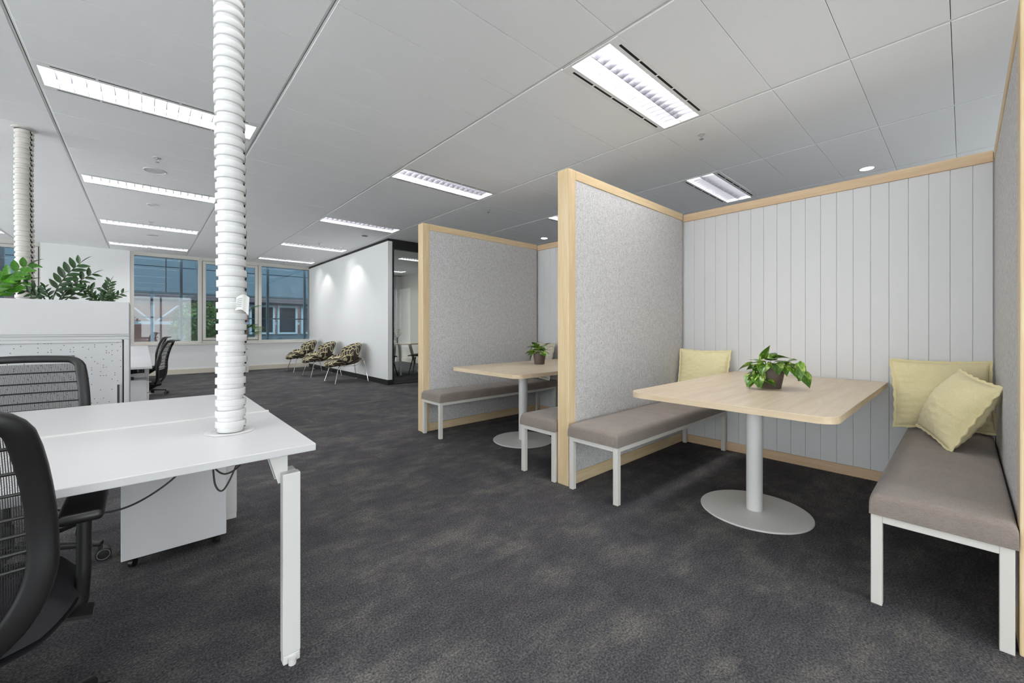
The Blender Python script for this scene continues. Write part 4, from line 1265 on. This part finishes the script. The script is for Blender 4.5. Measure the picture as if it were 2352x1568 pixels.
for k in range(9):
    a = rr.uniform(0, 6.28); l_ = rr.uniform(0.03, 0.14); z = rr.uniform(0.20, 0.33)
    p = Vector((math.cos(a) * l_, math.sin(a) * l_, z))
    st = part('stem', MB().sweep([(0, 0, 0.02), tuple(Vector((p.x * 0.4, p.y * 0.4, z * 0.6))), tuple(p)], 0.005, n=5), STEM, t)
    if k < 6:
        for q in range(9):
            b = q * 2.4
            link('petal', pm, st, tuple(p), aim((math.cos(b), math.sin(b), 0.2 + 0.12 * q)), (0.055,) * 3)
    for q in range(3):
        b = rr.uniform(0, 6.28)
        link('leaf', ZZ, st, tuple(p * 0.85), aim((math.cos(b), math.sin(b), 0.3)), (0.06,) * 3)

# ------------------------------------------------------------------ palm by the window
t = thing('potted_palm', 'palm in a tall white square planter by the window, behind the cable duct', 'plant', (1.80, 12.28, 0))
part('planter', MB().box(-0.16, 0.16, -0.16, 0.16, 0, 0.58), METALW, t, bevel=0.004)
part('soil', box(-0.145, 0.145, -0.145, 0.145, 0.5805, 0.59), SOIL, t)
rr = random.Random(21)
for k in range(13):
    a = k * 2.4 + 0.3; z1 = 0.95 + rr.uniform(0.0, 0.75)
    c, s = math.cos(a), math.sin(a)
    L_ = rr.uniform(0.18, 0.38)
    tip = Vector((c * L_, s * min(L_, 0.22), z1))
    m = MB()
    m.sweep([(c * 0.03, s * 0.03, 0.585), (c * 0.07, s * 0.06, 0.585 + (z1 - 0.585) * 0.6), tuple(tip)], [0.018, 0.012, 0.006], n=6)
    d0 = Vector((c, s * 0.6, 0.35)).normalized()
    for q in range(13):
        b = (q - 6) * 0.19
        dd = (Matrix.Rotation(b, 3, Vector((-s, c, 0.3)).cross(d0)) @ d0)
        ln_ = 0.34 * (1 - 0.25 * abs(q - 6) / 6)
        w = dd.cross(UP).normalized() * 0.013
        mid = tip + dd * ln_ * 0.55 + UP * 0.01; end = tip + dd * ln_ - UP * 0.05
        end.y = min(end.y, 0.38); mid.y = min(mid.y, 0.38)
        m.add([tuple(tip), tuple(mid - w), tuple(end), tuple(mid + w), tuple(mid + UP * 0.006)], [(0, 1, 4), (1, 2, 4), (2, 3, 4), (3, 0, 4)])
    part('frond', m, PALM, t)

# ------------------------------------------------------------------ outside the windows
struct('outside_paving', box(-14, 24, 12.96, 45, -0.6, -0.4), OUTGROUND)
sf_ = thing('facade_screen', 'outside aluminium posts and rail close behind the window glass', 'facade', (0, 13.45, -0.4))
for x in (-4.4, -2.2, 0.70, 2.64, 3.62, 6.2):
    part('post', box(x - 0.03, x + 0.03, -0.04, 0.04, 0, 4.6), EXTALU, sf_, bevel=0.005)
part('rail', box(-5, 8, -0.02, 0.0, 1.77, 1.80), EXTALU, sf_)
part('brace', MB().sweep([(0.9, 0.1, 3.6), (1.12, 0.1, 2.55)], 0.03, n=6), EXTALU, sf_)
part('top_beam', box(-5, 8, -0.05, 0.05, 3.42, 3.52), EXTALU, sf_)
nb = thing('outside_building', 'blue grey office building across the gap outside the windows', 'building', (0, 20, -0.4))
for i in range(9):
    for j in range(5):
        x = -9 + i * 2.4; z = 2.85 + j * 0.95
        part('wall_panel', box(x + 0.012, x + 2.388, 0, 0.2, z + 0.01, z + 0.94), OUTWALL, nb, bevel=0.01, seg=1)
part('backing_wall', box(-9, 12.6, 0.12, 0.4, 2.8, 7.6), OUTDARK, nb)
for k in range(5):
    part('louvre_slat', box(-9, 12.6, -0.15, 0.0, 2.62 + k * 0.05, 2.64 + k * 0.05), OUTWALL, nb)
part('soffit', box(-9, 12.6, -0.1, 3.0, 2.5, 2.6), OUTDARK, nb)
part('lower_wall', MB().box(3.3, 12.6, 0.3, 0.6, 0, 1.25), OUTWALL, nb)
for x0, x1, kind in ((3.3, 4.25, 0), (4.35, 5.15, 0), (5.3, 6.75, 1), (6.9, 8.4, 1), (8.6, 10.2, 0)):
    w = part('window_frame', MB().box(x0, x0 + 0.08, 0.2, 0.4, 1.25, 2.5).box(x1 - 0.08, x1, 0.2, 0.4, 1.25, 2.5).box(x0 + 0.08, x1 - 0.08, 0.2, 0.4, 2.42, 2.5).box(x0 + 0.08, x1 - 0.08, 0.2, 0.4, 1.25, 1.33), OUTFRAME, nb)
    part('pane', box(x0 + 0.08, x1 - 0.08, 0.3, 0.34, 1.33, 2.42), OUTCURT if kind else OUTDARK, w)
for x0, x1, j in ((-7.6, -6.4, 4.75), (-0.9, -0.1, 4.75), (3.2, 4.6, 4.75), (5.0, 6.4, 4.75), (6.8, 8.2, 4.75)):
    part('upper_window', box(x0, x1, -0.02, -0.001, j - 0.25, j + 0.35), OUTDARK, nb)
bb_ = thing('brick_building', 'red brick building with white steel frame seen low through the left window', 'building', (0, 27, -0.4))
part('brick_wall', box(-9, 12, 0, 0.3, 0, 7), BRICK, bb_)
for x in (-2.5, 0.3, 1.5, 3.4):
    part('steel_post', box(x - 0.07, x + 0.07, -0.3, -0.16, 0, 6), WHITEST, bb_)
for z in (1.7, 3.2):
    part('steel_beam', box(-6, 9, -0.32, -0.3, z, z + 0.15), WHITEST, bb_)
part('steel_brace', MB().sweep([(-2.4, -0.2, 4.6), (0.2, -0.2, 1.9)], 0.09, n=6).sweep([(0.4, -0.2, 1.8), (3.3, -0.2, 4.6)], 0.09, n=6), WHITEST, bb_)
tr = thing('garden_tree', 'light green leafy tree outside between the buildings', 'tree', (1.55, 18.2, -0.4))
part('trunk', MB().sweep([(0, 0, 0), (0.1, 0, 1.0), (0.05, 0.05, 2.2)], [0.10, 0.08, 0.04], n=8), DARKSTEM, tr, smooth=True)
fm = MB(); rr = random.Random(3)
for k in range(2600):
    a = rr.uniform(0, 6.28); zz_ = rr.uniform(-1, 1); r_ = (rr.random() ** 0.4)
    q = math.sqrt(1 - zz_ * zz_)
    p = Vector((math.cos(a) * q * r_ * 0.95, math.sin(a) * q * r_ * 0.8, 1.5 + zz_ * r_ * 1.05))
    d = Vector((rr.uniform(-1, 1), rr.uniform(-1, 1), rr.uniform(-1, 1))).normalized() * 0.07
    w = d.cross(Vector((rr.uniform(-1, 1), rr.uniform(-1, 1), 0.3))).normalized() * 0.035
    fm.add([tuple(p - d), tuple(p + w), tuple(p + d), tuple(p - w)], [(0, 1, 2, 3)])
o = part('foliage', fm, TREELEAF, tr); o['kind'] = 'stuff'
